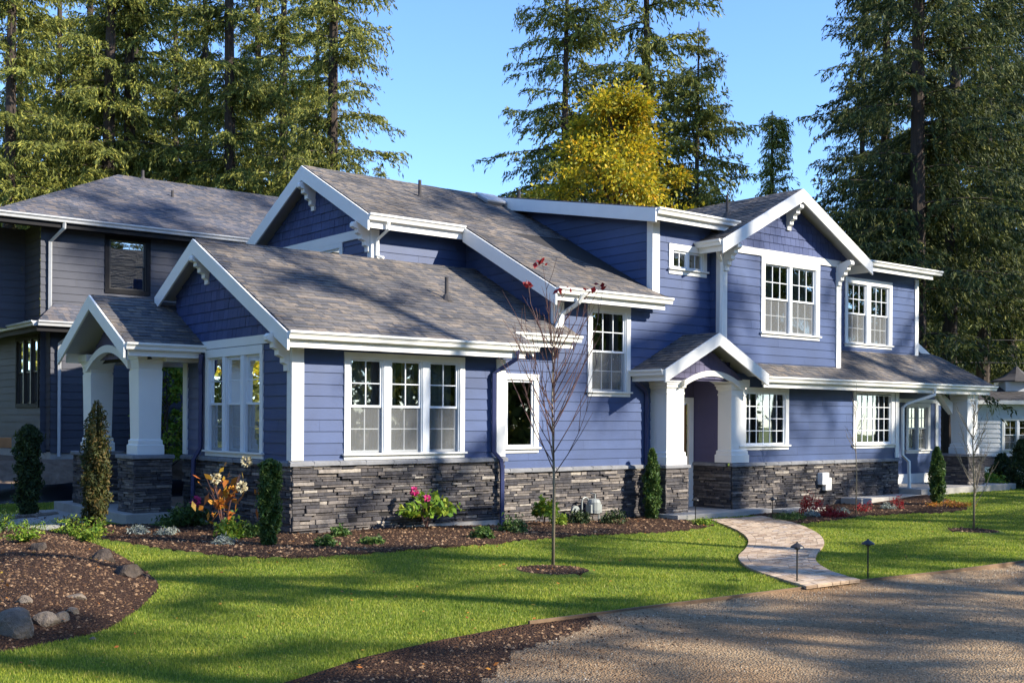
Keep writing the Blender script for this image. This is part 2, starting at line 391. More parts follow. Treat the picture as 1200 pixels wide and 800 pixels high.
def board(mb, p, q, depth, n0, n1, F):                      # sloping board: top edge from p to q in a frame, hangs down by depth (vertical)
    mb.prism(F, [p, q, (q[0], q[1] - depth), (p[0], p[1] - depth)], n0, n1)

# ------------------------------------------------------------------ windows
m, t, b = newmat('insect_screen'); b.inputs['Base Color'].default_value = (.20, .21, .215, 1); b.inputs['Roughness'].default_value = .9
tr = t.nodes.new('ShaderNodeBsdfTransparent'); ms = t.nodes.new('ShaderNodeMixShader'); ms.inputs[0].default_value = .45
t.links.new(tr.outputs[0], ms.inputs[1]); t.links.new(b.outputs[0], ms.inputs[2]); t.links.new(ms.outputs[0], t.nodes['Material Output'].inputs[0]); M['screen'] = m
def window(parent, F, a0, a1, b0, b1, units, kind='double', cols=3, rows=(2, 2), casing=.10, head=.11, sill=True, sillh=.10, trim=None, vinyl=None, curtain=.35, topgrid=None, mull=.07, mid=.5):
    trim = trim or M['white']; vinyl = vinyl or M['vinyl']
    mb = MB(); zb = b0 + (sillh if sill else casing)
    mb.fbox(F, a0, a0 + casing, zb, b1 - head, 0.0, .035); mb.fbox(F, a1 - casing, a1, zb, b1 - head, 0.0, .035)
    mb.fbox(F, a0, a1, b1 - head, b1, 0, .038)
    w = mb.build('window', trim, parent, bevel=.004)
    ms_ = MB()
    if sill: ms_.fbox(F, a0 - .03, a1 + .03, zb - .032, zb, 0, .075); ms_.fbox(F, a0, a1, b0, zb - .034, 0, .03)
    else: ms_.fbox(F, a0, a1, b0, zb, 0, .036)
    ms_.build('sill', trim, w, bevel=.003)
    A0, A1, B0, B1 = a0 + casing, a1 - casing, zb, b1 - head
    tot = sum(units); wd = (A1 - A0 - mull * (len(units) - 1)) / tot; x = A0
    sf = MB(); gl = MB(); mu = MB(); sc = MB()
    if len(units) > 1:
        xx = A0
        for uu in units[:-1]: xx += wd * uu; sf.fbox(F, xx, xx + mull, B0, B1, -.05, .028); xx += mull
    zm = B0 + (B1 - B0) * mid
    def sash(l, r, b, t_, n, fw, grid):
        sf.fbox(F, l, l + fw, b, t_, n - .03, n); sf.fbox(F, r - fw, r, b, t_, n - .03, n)
        sf.fbox(F, l + fw, r - fw, b, b + fw * 1.15, n - .03, n - .0005); sf.fbox(F, l + fw, r - fw, t_ - fw, t_, n - .03, n - .0005)
        gl.add([F(l + fw, b + fw, n - .018), F(r - fw, b + fw, n - .018), F(r - fw, t_ - fw, n - .018), F(l + fw, t_ - fw, n - .018)], [(0, 1, 2, 3)])
        c, rr = grid; W_ = r - l - 2 * fw; H_ = t_ - b - 2.1 * fw
        for i in range(1, c): xm = l + fw + W_ * i / c; mu.fbox(F, xm - .008, xm + .008, b + fw, t_ - fw, n - .016, n - .006)
        for i in range(1, rr): ym = b + fw * 1.1 + H_ * i / rr; mu.fbox(F, l + fw, r - fw, ym - .008, ym + .008, n - .0155, n - .0065)
    for uu in units:
        l, r_ = x, x + wd * uu
        if kind == 'double':
            sf.fbox(F, l, l + .02, B0, B1, -.075, .012); sf.fbox(F, r_ - .02, r_, B0, B1, -.075, .012)
            sash(l + .02, r_ - .02, zm - .02, B1, -.012, .032, (topgrid or (cols, rows[0])))
            sash(l + .02, r_ - .02, B0, zm + .02, -.044, .038, (cols, rows[1]))
            sc.add([F(l + .02, B0, -.036), F(r_ - .02, B0, -.036), F(r_ - .02, zm - .02, -.036), F(l + .02, zm - .02, -.036)], [(0, 1, 2, 3)])
        else:
            sash(l, r_, B0, B1, .002, .04, (cols, rows[0]))
        x = r_ + mull
    sf.build('sash', vinyl, w); gl.build('glass', M['glass'], w)
    if mu.v: mu.build('grille', vinyl, w)
    if sc.v and trim is M['white']: sc.build('insect_screen', M['screen'], w)
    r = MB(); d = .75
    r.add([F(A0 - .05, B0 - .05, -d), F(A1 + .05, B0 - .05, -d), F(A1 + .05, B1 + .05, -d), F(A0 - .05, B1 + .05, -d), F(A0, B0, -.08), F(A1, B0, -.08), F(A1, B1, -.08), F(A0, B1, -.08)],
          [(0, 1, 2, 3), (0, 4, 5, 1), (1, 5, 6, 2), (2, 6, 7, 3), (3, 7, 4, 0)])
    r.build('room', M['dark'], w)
    if curtain:
        n = 40; cw = (A1 - A0)
        for (l, r_) in ((A0, A0 + cw * curtain * .5), (A1 - cw * curtain * .5, A1)) if curtain < 1 else ((A0, A1),):
            c = MB(); pts = [(l + (r_ - l) * i / n, -.22 - .02 * math.sin(i * 1.9)) for i in range(n + 1)]
            for (p, q) in zip(pts, pts[1:]): c.add([F(p[0], B0, p[1]), F(q[0], B0, q[1]), F(q[0], B1, q[1]), F(p[0], B1, p[1])], [(0, 1, 2, 3)])
            c.build('curtain', M['curtain'], w)
    return w, (A0, A1, B0, B1)
def hole(a0, a1, b0, b1): return (a0 + .06, a1 - .06, b0 + .07, b1 - .07)

# ================================================================== GROUND
road_px = [(330, 800), (420, 772), (520, 748), (620, 730), (760, 712), (880, 697), (1000, 682), (1100, 671), (1200, 658)]
road_e = [G(*p)[:2] for p in road_px]
d0 = np.array(road_e[-1]) - np.array(road_e[-2]); 
road_line = [(-9, 3.2), (-4, 5.9)] + road_e + [tuple(np.array(road_e[-1]) + d0 * k) for k in (4, 14)]
pl_px = [(832, 610), (862, 622), (876, 633), (874, 644), (865, 655), (878, 668), (912, 680), (945, 690)]
pr_px = [(893, 606), (930, 614), (956, 625), (966, 637), (958, 650), (957, 660), (975, 672), (1008, 682)]
def smooth(pts, m):
    P = np.array([pts[0]] + list(pts) + [pts[-1]], float); out = []
    for i in range(1, len(P) - 2):
        for t in np.linspace(0, 1, m, endpoint=False):
            p0, p1, p2, p3 = P[i - 1:i + 3]
            out.append(.5 * (2 * p1 + (p2 - p0) * t + (2 * p0 - 5 * p1 + 4 * p2 - p3) * t * t + (3 * p1 - p0 - 3 * p2 + p3) * t ** 3))
    out.append(P[-2]); return np.array(out)
pathL = smooth([G(*p)[:2] for p in pl_px], 8); pathR = smooth([G(*p)[:2] for p in pr_px], 8)
path_poly = np.vstack([pathL, pathR[::-1]])
bed_front = smooth([G(*p)[:2] for p in [(96, 628), (170, 641), (250, 651), (340, 655), (400, 652), (480, 645), (560, 640), (640, 632), (700, 628), (760, 625), (815, 621), (838, 616)]], 5)
bed_poly = np.vstack([bed_front, [W(8.6, .6)[:2], W(.5, 2)[:2], W(-1.2, 2.8)[:2], W(-2.0, 3.6)[:2]]])
bed2_front = smooth([G(*p)[:2] for p in [(893, 607), (925, 614), (960, 612), (1010, 606), (1060, 602), (1100, 602), (1133, 597), (1128, 590)]], 5)
bed2_poly = np.vstack([bed2_front, [W(17.5, .4)[:2], W(10.6, .4)[:2]]])
bed3_poly = np.array([G(*p)[:2] for p in [(20, 598), (75, 599), (78, 608), (30, 612), (10, 606)]])
mound_px = [(-60, 640), (0, 622), (40, 622), (75, 627), (120, 640), (165, 665), (186, 685), (172, 705), (130, 735), (60, 752), (0, 765), (-120, 775)]
mound_poly = smooth([G(*p)[:2] for p in mound_px], 5)
strip_poly = np.array([G(*p)[:2] for p in [(300, 812), (330, 800), (420, 772), (520, 748), (620, 730), (700, 720), (680, 735), (600, 760), (560, 800), (520, 840), (300, 860)]])
ring1 = G(648, 670); ring2 = G(1141, 623)
def pip(P, x, y):
    x = np.asarray(x, float); y = np.asarray(y, float); c = np.zeros(x.shape, bool); n = len(P)
    for i in range(n):
        x0, y0 = P[i]; x1, y1 = P[(i + 1) % n]
        if y0 == y1: continue
        k = ((y0 > y) != (y1 > y)) & (x < (x1 - x0) * (y - y0) / (y1 - y0) + x0); c ^= k
    return c
def pdist(P, x, y, closed=True):
    d = np.full(x.shape, 1e9); bx = x.copy(); by = y.copy(); n = len(P)
    for i in range(n if closed else n - 1):
        x0, y0 = P[i]; x1, y1 = P[(i + 1) % n]; L = (x1 - x0) ** 2 + (y1 - y0) ** 2 + 1e-12
        t = np.clip(((x - x0) * (x1 - x0) + (y - y0) * (y1 - y0)) / L, 0, 1); qx = x0 + t * (x1 - x0); qy = y0 + t * (y1 - y0)
        dd = np.hypot(x - qx, y - qy); m_ = dd < d; d = np.where(m_, dd, d); bx = np.where(m_, qx, bx); by = np.where(m_, qy, by)
    return d, bx, by
RL = np.array(road_line)
def roadside(x, y): return y < np.interp(x, RL[:, 0], RL[:, 1])
LAWN, ROAD, MULCH, DIRT = 0, 1, 2, 3
ring_w = lambda x, y: (np.hypot((x - ring1[0]) / 1.0, (y - ring1[1])) < .42) | (np.hypot(x - ring2[0], y - ring2[1]) < .42)
def classify(x, y):
    u, v = UVof(x, y)
    k = np.full(x.shape, LAWN)
    k[(v > 9.0) & (u < 20)] = DIRT; k[(u < -18)] = LAWN
    inside = (u > 0) & (v > 0) & (v < 12) & (u < 19); k[inside] = DIRT
    for P in (bed_poly, bed2_poly, bed3_poly, mound_poly): k[pip(P, x, y)] = MULCH
    k[ring_w(x, y)] = MULCH
    k[roadside(x, y)] = ROAD
    k[pip(strip_poly, x, y) & roadside(x, y)] = MULCH
    return k
def mound_h(x, y):
    ins = pip(mound_poly, x, y); d, _, _ = pdist(mound_poly, x, y)
    return np.where(ins, .15 * sst(0, .9, d) + .04 * sst(0, .15, d), 0)
def height(x, y):
    x = np.asarray(x, float); y = np.asarray(y, float); h = gh(x, y)
    h = h + mound_h(x, y)
    ins = pip(bed_poly, x, y) | pip(bed2_poly, x, y) | ring_w(x, y)
    h = h + np.where(ins, .03, 0) + .006 * np.sin(x * 3.1 + 1.3 * y) * np.sin(y * 2.3 - x)
    h = h + np.where(roadside(x, y), -.03 + .012 * np.sin(x * 1.1 + y * 2.2) * np.sin(y * 1.7 - x * .6), 0)
    return h
def grid_ground():
    X0, X1, Y0, Y1, s = -14, 26, 4, 40, .1
    nx = int((X1 - X0) / s) + 1; ny = int((Y1 - Y0) / s) + 1
    gx, gy = np.meshgrid(np.linspace(X0, X1, nx), np.linspace(Y0, Y1, ny), indexing='ij')
    ex = gx.copy(); ey = gy.copy(); best = np.full(gx.shape, 1e9)
    circ = [np.array([(c[0] + .42 * math.cos(a), c[1] + .42 * math.sin(a)) for a in np.linspace(0, 2 * math.pi, 24, endpoint=False)]) for c in (ring1, ring2)]
    for P, cl in [(RL, False), (bed_poly, True), (bed2_poly, True), (mound_poly, True)] + [(c, True) for c in circ]:
        d, bx, by = pdist(P, gx, gy, cl); m_ = (d < .076) & (d < best)
        ex = np.where(m_, bx, ex); ey = np.where(m_, by, ey); best = np.where(m_, d, best)
    z = height(ex, ey)
    idx = np.arange(nx * ny).reshape(nx, ny)
    q = np.stack([idx[:-1, :-1], idx[1:, :-1], idx[1:, 1:], idx[:-1, 1:]], -1).reshape(-1, 4)
    co = np.stack([ex, ey, z], -1).reshape(-1, 3)
    cen = co[q].mean(1); k = classify(cen[:, 0], cen[:, 1])
    for code, name, mat in ((LAWN, 'lawn', 'lawn'), (ROAD, 'gravel_road', 'road'), (MULCH, 'mulch_bed', 'mulch'), (DIRT, 'soil', 'dirt')):
        f = q[k == code]; us, inv = np.unique(f, return_inverse=True); inv = inv.reshape(-1)
        me = D.meshes.new(name); me.vertices.add(len(us)); me.vertices.foreach_set('co', co[us].astype(np.float32).ravel())
        me.loops.add(len(inv)); me.loops.foreach_set('vertex_index', inv.astype(np.int32))
        me.polygons.add(len(f)); me.polygons.foreach_set('loop_start', np.arange(0, len(inv), 4, dtype=np.int32))
        me.polygons.foreach_set('use_smooth', np.ones(len(f), bool)); me.materials.append(M[mat]); me.update(calc_edges=True)
        o = D.objects.new(name, me); COL.objects.link(o); tag(o, kind='structure')
grid_ground()
def outer_ground():
    xs = list(range(-300, -14, 11)) + [-14] + list(range(-10, 26, 4)) + [26] + list(range(30, 300, 10)); ys = list(range(-200, 4, 12)) + [4] + list(range(8, 40, 4)) + [40] + list(range(44, 400, 12))
    mb = MB(); vi = {}
    for i, x in enumerate(xs):
        for j, y in enumerate(ys): vi[i, j] = len(mb.v); mb.v.append((x, y, float(gh(x, y)) - (.035 if y < 6 or x > 24 else 0.006)))
    for i in range(len(xs) - 1):
        for j in range(len(ys) - 1):
            if -14 <= xs[i] < 26 and 4 <= ys[j] < 40: continue
            mb.f.append((vi[i, j], vi[i + 1, j], vi[i + 1, j + 1], vi[i, j + 1])); cx = (xs[i] + xs[i + 1]) / 2; cy = (ys[j] + ys[j + 1]) / 2
            mb.mi.append(1 if cy < 5.5 else 0)
    o = mb.build('ground', [M['lawn'], M['road']], smooth=True); tag(o, kind='structure')
outer_ground()
# grass blades, a lawn nobody could count
def blades(n, region, hgt=(.013, .032), seed=1):
    rg = np.random.default_rng(seed)
    # sample by screen-like density: more blades near the viewer
    d = 7 * (34 / 7) ** rg.random(n); a = rg.uniform(-.62, .56, n); x = a * d; y = d
    k = classify(x, y); ok = (k == LAWN) & ~pip(path_poly, x, y) & region(x, y)
    x, y, d = x[ok], y[ok], d[ok]; n = len(x); z = height(x, y)
    h = rg.uniform(*hgt, n) * (1 + .25 * np.sin(x * 5) * np.sin(y * 4)); w = np.maximum(.0035, d * .00050) * rg.uniform(.7, 1.3, n)
    az = rg.uniform(0, 2 * np.pi, n); le = rg.uniform(0, .7, n); la = rg.uniform(0, 2 * np.pi, n)
    v = np.empty((n, 3, 3)); v[:, 0] = np.stack([x - w * np.cos(az), y - w * np.sin(az), z - .004], -1); v[:, 1] = np.stack([x + w * np.cos(az), y + w * np.sin(az), z - .004], -1)
    v[:, 2] = np.stack([x + h * le * np.cos(la), y + h * le * np.sin(la), z + h], -1)
    o = npmesh('grass', v.reshape(-1, 3), 3, M['blade']); tag(o, 'short mown green grass blades of the front lawn', 'grass', kind='stuff')
def lawnreg(x, y):
    u, v = UVof(x, y); return ~((u > -1.4) & (v > 2.6) & (v < 7)) & ~((u > 0) & (v > 0)) 
blades(900000, lawnreg)
def scatter(name, n, test, mat, size, flat=.35, seed=3, label='', cat='', dmax=26, dmin=5.2, amin=-.62, amax=.56, sides=0):
    rg = np.random.default_rng(seed); d = dmin * (dmax / dmin) ** rg.random(n); a = rg.uniform(amin, amax, n); x = a * d; y = d
    k = classify(x, y); ok = test(k, x, y) & ~pip(path_poly, x, y); x, y, d = x[ok], y[ok], d[ok]; n = len(x); z = height(x, y)
    s = size[0] * (size[1] / size[0]) ** (rg.random(n) ** 1.5) * np.clip(d / 9, .8, 1.7)
    az = rg.uniform(0, 2 * np.pi, n); asp = rg.uniform(.3, .9, n)
    # little irregular pyramids with four sides
    base = np.zeros((n, 4, 3)); ang = az[:, None] + np.array([0, 1.6, 3.1, 4.7]) + rg.uniform(-.3, .3, (n, 4)); rr = s[:, None] * .5 * rg.uniform(.7, 1.2, (n, 4))
    ca = rr * np.cos(ang - az[:, None]); sa = rr * np.sin(ang - az[:, None]) * asp[:, None]
    base[..., 0] = x[:, None] + ca * np.cos(az)[:, None] - sa * np.sin(az)[:, None]; base[..., 1] = y[:, None] + ca * np.sin(az)[:, None] + sa * np.cos(az)[:, None]
    base[..., 2] = z[:, None] + rg.uniform(-.2, .5, (n, 4)) * s[:, None] * flat * .6
    top = np.stack([x + rg.uniform(-.15, .15, n) * s, y + rg.uniform(-.15, .15, n) * s, z + s * flat * rg.uniform(.6, 1.3, n)], -1)
    vs = np.concatenate([base, top[:, None]], 1).reshape(-1, 3)
    b = np.arange(n)[:, None] * 5; f = np.concatenate([b + np.array(t_) for t_ in ((0, 1, 4), (1, 2, 4), (2, 3, 4), (3, 0, 4))], 1).reshape(-1)
    me = D.meshes.new(name); me.vertices.add(len(vs)); me.vertices.foreach_set('co', vs.astype(np.float32).ravel()); me.loops.add(len(f)); me.loops.foreach_set('vertex_index', f.astype(np.int32))
    me.polygons.add(len(f) // 3); me.polygons.foreach_set('loop_start', np.arange(0, len(f), 3, dtype=np.int32)); me.materials.append(mat); me.update(calc_edges=True)
    o = D.objects.new(name, me); COL.objects.link(o); tag(o, label, cat, kind='stuff')
scatter('bark_chips', 130000, lambda k, x, y: k == MULCH, M['chip'], (.012, .05), .35, 3, 'dark brown bark chips strewn over the planting beds', 'bark mulch', 26, 7)
scatter('gravel', 150000, lambda k, x, y: k == ROAD, M['pebble'], (.005, .017), .6, 4, 'small tan and grey stones loose on the driveway', 'gravel', 26, 5.2, -.3, .56)
scatter('lawn_edge_chips', 26000, lambda k, x, y: (k == ROAD) & (pdist(strip_poly, x, y)[0] < 1.3 * np.random.default_rng(1).random(x.shape) ** 2), M['chip'], (.012, .04), .35, 5, 'bark chips thinning out onto the driveway gravel', 'bark mulch', 14, 6, -.3, .3)

# wood edging between lawn and drive
mb = MB()
for (p, q) in zip(RL[5:-1], RL[6:]):
    p3 = Vector((p[0], p[1], float(gh(*p)))); q3 = Vector((q[0], q[1], float(gh(*q)))); dn = (q3 - p3).normalized(); nn_ = Vector((-dn.y, dn.x, 0)) * .012
    if (q3 - p3).length > 40: continue
    vs_ = [p3 - nn_, p3 + nn_, q3 + nn_, q3 - nn_]; mb.add([v + Vector((0, 0, -.08)) for v in vs_] + [v + Vector((0, 0, .022)) for v in vs_], [(0, 1, 2, 3), (4, 5, 6, 7), (0, 1, 5, 4), (1, 2, 6, 5), (2, 3, 7, 6), (3, 0, 4, 7)])
tag(mb.build('lawn_edging', M['edging']), 'low brown wooden edging strip between lawn and gravel drive', 'edging')

# paved garden path
def paved_path():
    L = pathL; R = pathR; mb = MB(); base = MB()
    mid = (L + R) / 2; seg = np.hypot(*np.diff(mid, axis=0).T); cum = np.concatenate([[0], np.cumsum(seg)]); tot = cum[-1]
    def P(s, t):
        i = np.interp(s, cum, np.arange(len(cum))); l = np.array([np.interp(i, np.arange(len(L)), L[:, k]) for k in (0, 1)]); r = np.array([np.interp(i, np.arange(len(R)), R[:, k]) for k in (0, 1)])
        p = l + (r - l) * t; return p
    def paver(s0, s1, t0, t1, wd):
        g = .005; gs = g; gt = g / wd; r = random.uniform(-.002, .003)
        c = [P(s0 + gs, t0 + gt), P(s1 - gs, t0 + gt), P(s1 - gs, t1 - gt), P(s0 + gs, t1 - gt)]
        z = [float(gh(*q)) for q in c]
        mb.add([(q[0], q[1], zz) for q, zz in zip(c, z)] + [(q[0], q[1], zz + .035 + r) for q, zz in zip(c, z)], [(4, 5, 6, 7), (0, 1, 5, 4), (1, 2, 6, 5), (2, 3, 7, 6), (3, 0, 4, 7)])
    s = 0
    while s < tot - .01:
        h = min(.14, tot - s); wd = np.hypot(*(P(s, 1) - P(s, 0)))
        bw = .2 / wd; paver(s, s + h, 0, bw, wd); paver(s, s + h, 1 - bw, 1, wd); t = bw
        while t < 1 - bw - 1e-4:
            w_ = random.choice((.14, .21, .21, .28)) / wd
            if 1 - bw - t - w_ < .08 / wd: w_ = 1 - bw - t
            paver(s, s + h, t, t + w_, wd); t += w_
        s += h
    n = len(L)
    for i in range(n - 1):
        q = [L[i], L[i + 1], R[i + 1], R[i]]; base.add([(a, b, float(gh(a, b)) + .018) for a, b in q], [(0, 1, 2, 3)])
    b_ = base.build('path', M['dirt']); tag(b_, kind='structure'); tag(mb.build('pavers', M['paver'], b_), kind='structure')
paved_path()

# ================================================================== THE BLUE HOUSE
H = empty('blue_house', W(0, 0), YAW)
tag(H, 'large blue two storey house with white trim, stone base and several gables', 'house')
S = .52; HO = Vector((0, 0, 0))
wall = MB(); ent = MB()
# window rectangles (on wall planes)
wTrip = (.875, 3.20, 1.125, 2.80); wGab = (.93, 3.06, 1.125, 2.92)
wFix = (4.40, 5.26, 1.165, 2.59); wTall = (6.475, 7.615, 2.215, 3.965); wDorm = (8.70, 9.84, 4.73, 5.34)
wBump = (11.25, 13.32, 3.57, 5.29); wRup = (15.75, 17.80, 3.605, 5.33)
wL1 = (10.36, 12.02, 1.15, 2.47); wL2 = (14.42, 16.11, 1.14, 2.46); wRec = (18.48, 19.64, .93, 2.25)
# front wing: front wall, gable wall
lapwall(wall, FV(0), [(.0, 1.12), (4.04, 1.12), (4.04, 3.0), (0, 3.0)], [hole(*wTrip)], z0=1.03)
lapwall(wall, FU(0), [(0, 1.12), (3.95, 1.12), (3.95, 3.9), (0, 3.0)], [hole(*wGab)], z0=1.03)
lapwall(wall, frame((4.04, 0, 0), (0, 1, 0), (0, 0, 1), (1, 0, 0)), [(0, 1.12), (.5, 1.12), (.5, 3.2), (0, 3.0)], z0=1.03)
lapwall(wall, frame((0, 3.95, 0), (1, 0, 0), (0, 0, 1), (0, 1, 0)), [(0, .2), (3.44, .2), (3.44, 4.0), (0, 4.0)], z0=1.03)
# main wall (lower and upper in one plane) and its dormer cheek and catslide side
lapwall(wall, FV(.5), [(4.04, .88), (8.3, .88), (8.3, 4.3), (5.7, 4.3), (5.7, 3.42), (4.04, 3.42)], [hole(*wFix)], z0=.84) if False else None
lapwall(wall, FV(.5), [(4.04, .88), (5.7, .88), (5.7, 3.45), (4.04, 3.45)], [hole(*wFix)], z0=.85)
lapwall(wall, FV(.5), [(5.7, .88), (8.25, .88), (8.25, 4.3), (5.7, 4.3)], [hole(*wTall)], z0=.85)
lapwall(wall, FV(.5), [(8.25, .88), (9.98, .88), (9.98, 5.95), (8.25, 5.95)], [hole(*wDorm), (8.6, 9.98, .5, 2.62)], z0=.85)
lapwall(wall, FU(5.7), [(.5, 3.3), (3.35, 4.8), (3.35, 5.8), (.5, 4.32)], z0=.85)
lapwall(wall, FU(8.25), [(.5, 4.3), (.5, 5.95), (5.1, 6.82), (5.1, 6.72)], z0=.85)
# upper gable over the wing
lapwall(wall, FV(3.3), [(3.44, 4.5), (5.7, 4.5), (5.7, 5.75), (3.44, 5.75)], z0=.85)
lapwall(wall, FU(3.44), [(3.3, 0), (7.6, 0), (7.6, 5.45), (3.3, 5.45)], [hole(4.35, 6.1, 4.35, 5.33)], z0=.85)
# right: lower block, bump-out, upper right, recess
lapwall(wall, FV(.05), [(10.1, .88), (16.27, .88), (16.27, 2.75), (10.1, 2.75)], [hole(*wL1), hole(*wL2)], z0=.85)
lapwall(wall, FV(.2), [(9.98, 2.75), (14.1, 2.75), (14.1, 5.3), (9.98, 5.3)], [hole(*wBump)], z0=.85)
lapwall(wall, FU(9.98), [(.2, 3.0), (.5, 3.0), (.5, 5.7), (.2, 5.6)], z0=.85)
lapwall(wall, FV(1.2), [(14.0, 3.3), (19.0, 3.3), (19.0, 5.72), (14.0, 5.72)], [hole(*wRup)], z0=.85)
lapwall(wall, frame((14.1, 0, 0), (0, 1, 0), (0, 0, 1), (1, 0, 0)), [(.2, 2.9), (1.2, 3.4), (1.2, 5.7), (.2, 5.4)], z0=.85)
lapwall(wall, FV(1.2), [(16.27, .32), (20.0, .32), (20.0, 3.35), (16.27, 3.35)], [hole(*wRec)], z0=.85)
lapwall(wall, frame((16.27, 0, 0), (0, 1, 0), (0, 0, 1), (1, 0, 0)), [(.05, .2), (1.2, .2), (1.2, 3.3), (.05, 2.7)], z0=.85)
lapwall(wall, FV(3.0), [(20.0, .2), (23.3, .2), (23.3, 3.2), (20.0, 3.2)], z0=.85)
lapwall(wall, frame((20.0, 0, 0), (0, 1, 0), (0, 0, 1), (1, 0, 0)), [(1.2, .2), (3, .2), (3, 3.3), (1.2, 3.3)], z0=.85)
lapwall(wall, frame((19.0, 0, 0), (0, 1, 0), (0, 0, 1), (1, 0, 0)), [(1.2, 3.3), (9.2, 3.3), (9.2, 6.3), (1.2, 5.7)], z0=.85)
lapwall(wall, frame((0, 9.3, 0), (1, 0, 0), (0, 0, 1), (0, 1, 0)), [(3.44, 0), (19, 0), (19, 5.6), (3.44, 5.6)], z0=.85)
lapwall(wall, frame((3.44, 0, 0), (0, 1, 0), (0, 0, 1), (-1, 0, 0)), [(7.6, 0), (9.3, 0), (9.3, 5.4), (7.6, 5.4)], z0=.85)
wall.build('wall', M['blue'], H)
# entry recess siding
lapwall(ent, FU(10.1), [(.05, .88), (1.05, .88), (1.05, 3.0), (.05, 3.0)], z0=.85)
lapwall(ent, FV(1.05), [(8.15, 0), (10.1, 0), (10.1, 2.9), (8.15, 2.9)], [(9.0, 9.93, 0, 2.2)], z0=.85)
ent.build('entry_wall', M['purple'], H)
mb = MB(); mb.box(8.15, 10.1, .0, 1.05, 2.78, 2.80); mb.build('entry_ceiling', M['white'], H)
# shingled gables
mb = MB(); shinglewall(mb, FU(-.02), [(0.1, 3.07), (4.3, 3.07), (4.3, 3.95), (2.975, 4.62), (.0, 3.1)]); mb.build('gable_wall', M['blueshingle'], H)
mb = MB(); shinglewall(mb, FU(3.42), [(3.1, 5.45), (7.85, 5.45), (5.48, 6.72)]); mb.build('gable_wall', M['blueshingle'], H)
mb = MB(); shinglewall(mb, FV(.18), [(9.7, 5.44), (14.5, 5.44), (12.12, 6.6)]); mb.build('gable_wall', M['blueshingle'], H)
mb = MB(); shinglewall(mb, FV(-.06), [(8.0, 2.60), (10.35, 2.60), (9.17, 3.28)]); mb.prism(FV(-.04), [(7.9, 2.56), (10.45, 2.56), (9.17, 3.24)], -.02, 0); mb.build('gable_wall', M['purple'], H)
mb = MB(); shinglewall(mb, FU(-.95), [(3.35, 2.8), (6.15, 2.8), (4.75, 3.68)]); mb.build('gable_wall', M['purple'], H)

# stone veneer with caps
def veneer(F, poly, name='stone_base', cap=None):
    core = MB(); core.prism(F, poly, -.0, .015); c = core.build(name, M['mortar'], H)
    s_ = MB(); stones(s_, F, poly); s_.build('ledge_stones', M['stone'], c); return c
B0 = -.28
veneer(FV(0), [(-.02, B0), (4.06, B0), (4.06, 1.05), (-.02, 1.05)])
veneer(FU(0), [(-.02, B0), (3.97, B0), (3.97, 1.05), (-.02, 1.05)])
veneer(frame((4.04, 0, 0), (0, 1, 0), (0, 0, 1), (1, 0, 0)), [(0, B0), (.5, B0), (.5, 1.05), (0, 1.05)])
veneer(FV(.5), [(4.1, B0), (8.2, B0), (8.2, .82), (4.1, .82)])
mb = MB(); mb.box(8.4, 8.6, .5, 1.05, -.1, 2.8); mb.build('entry_wall', M['purple'], H)
veneer(FV(.05), [(10.63, B0), (16.29, B0), (16.29, .82), (10.63, .82)])
veneer(frame((16.27, 0, 0), (0, 1, 0), (0, 0, 1), (1, 0, 0)), [(.05, B0), (1.2, B0), (1.2, .82), (.05, .82)])
veneer(FU(10.1), [(0.0, B0), (1.05, B0), (1.05, .82), (0.0, .82)])
veneer(FV(0.0), [(10.08, B0), (10.63, B0), (10.63, .82), (10.08, .82)])
def cap(F, a0, a1, b, t_=.075, n=.075):
    x = a0; caps = MB()
    while x < a1 - .01:
        w_ = min(random.uniform(.4, .6), a1 - x)
        if a1 - x - w_ < .15: w_ = a1 - x
        r_ = random.uniform(0, .004)
        caps.add([F(x + .002, b, 0), F(x + w_ - .002, b, 0), F(x + w_ - .002, b, n), F(x + .002, b, n), F(x + .002, b + t_, 0), F(x + w_ - .002, b + t_, 0), F(x + w_ - .002, b + t_ - .025 + r_, n), F(x + .002, b + t_ - .025 + r_, n)],
                 [(0, 1, 2, 3), (4, 5, 6, 7), (2, 3, 7, 6), (0, 3, 7, 4), (1, 2, 6, 5)]); x += w_
    caps.build('stone_cap', M['cap'], H, bevel=.006)
cap(FV(0), -.075, 4.11, 1.05); cap(FU(0), .002, 4.0, 1.05); cap(FV(.5), 4.12, 8.15, .82)
cap(FV(.05), 10.66, 16.34, .82); cap(FU(10.1), .1, 1.05, .82); cap(FV(0), 10.03, 10.655, .82)
cap(frame((16.27, 0, 0), (0, 1, 0), (0, 0, 1), (1, 0, 0)), .052, 1.2, .82)
# concrete footing strip under the wing
mb = MB(); mb.box(2.0, 4.0, -.075, -.06, -.1, .05); mb.build('footing', M['concrete'], H)

# ---- roofs
cs = math.cos(math.atan(S)); k = 1 / cs
def RP(mb, u0, v0, z0, poly, dirA, dirB): return roofplane(mb, (u0, v0, z0), dirA, dirB, poly)
roofm = [M['roof'], M['roofdark'], M['soffit']]
up = (0, 1, S); dn_ = (0, -1, S)
r1 = MB()
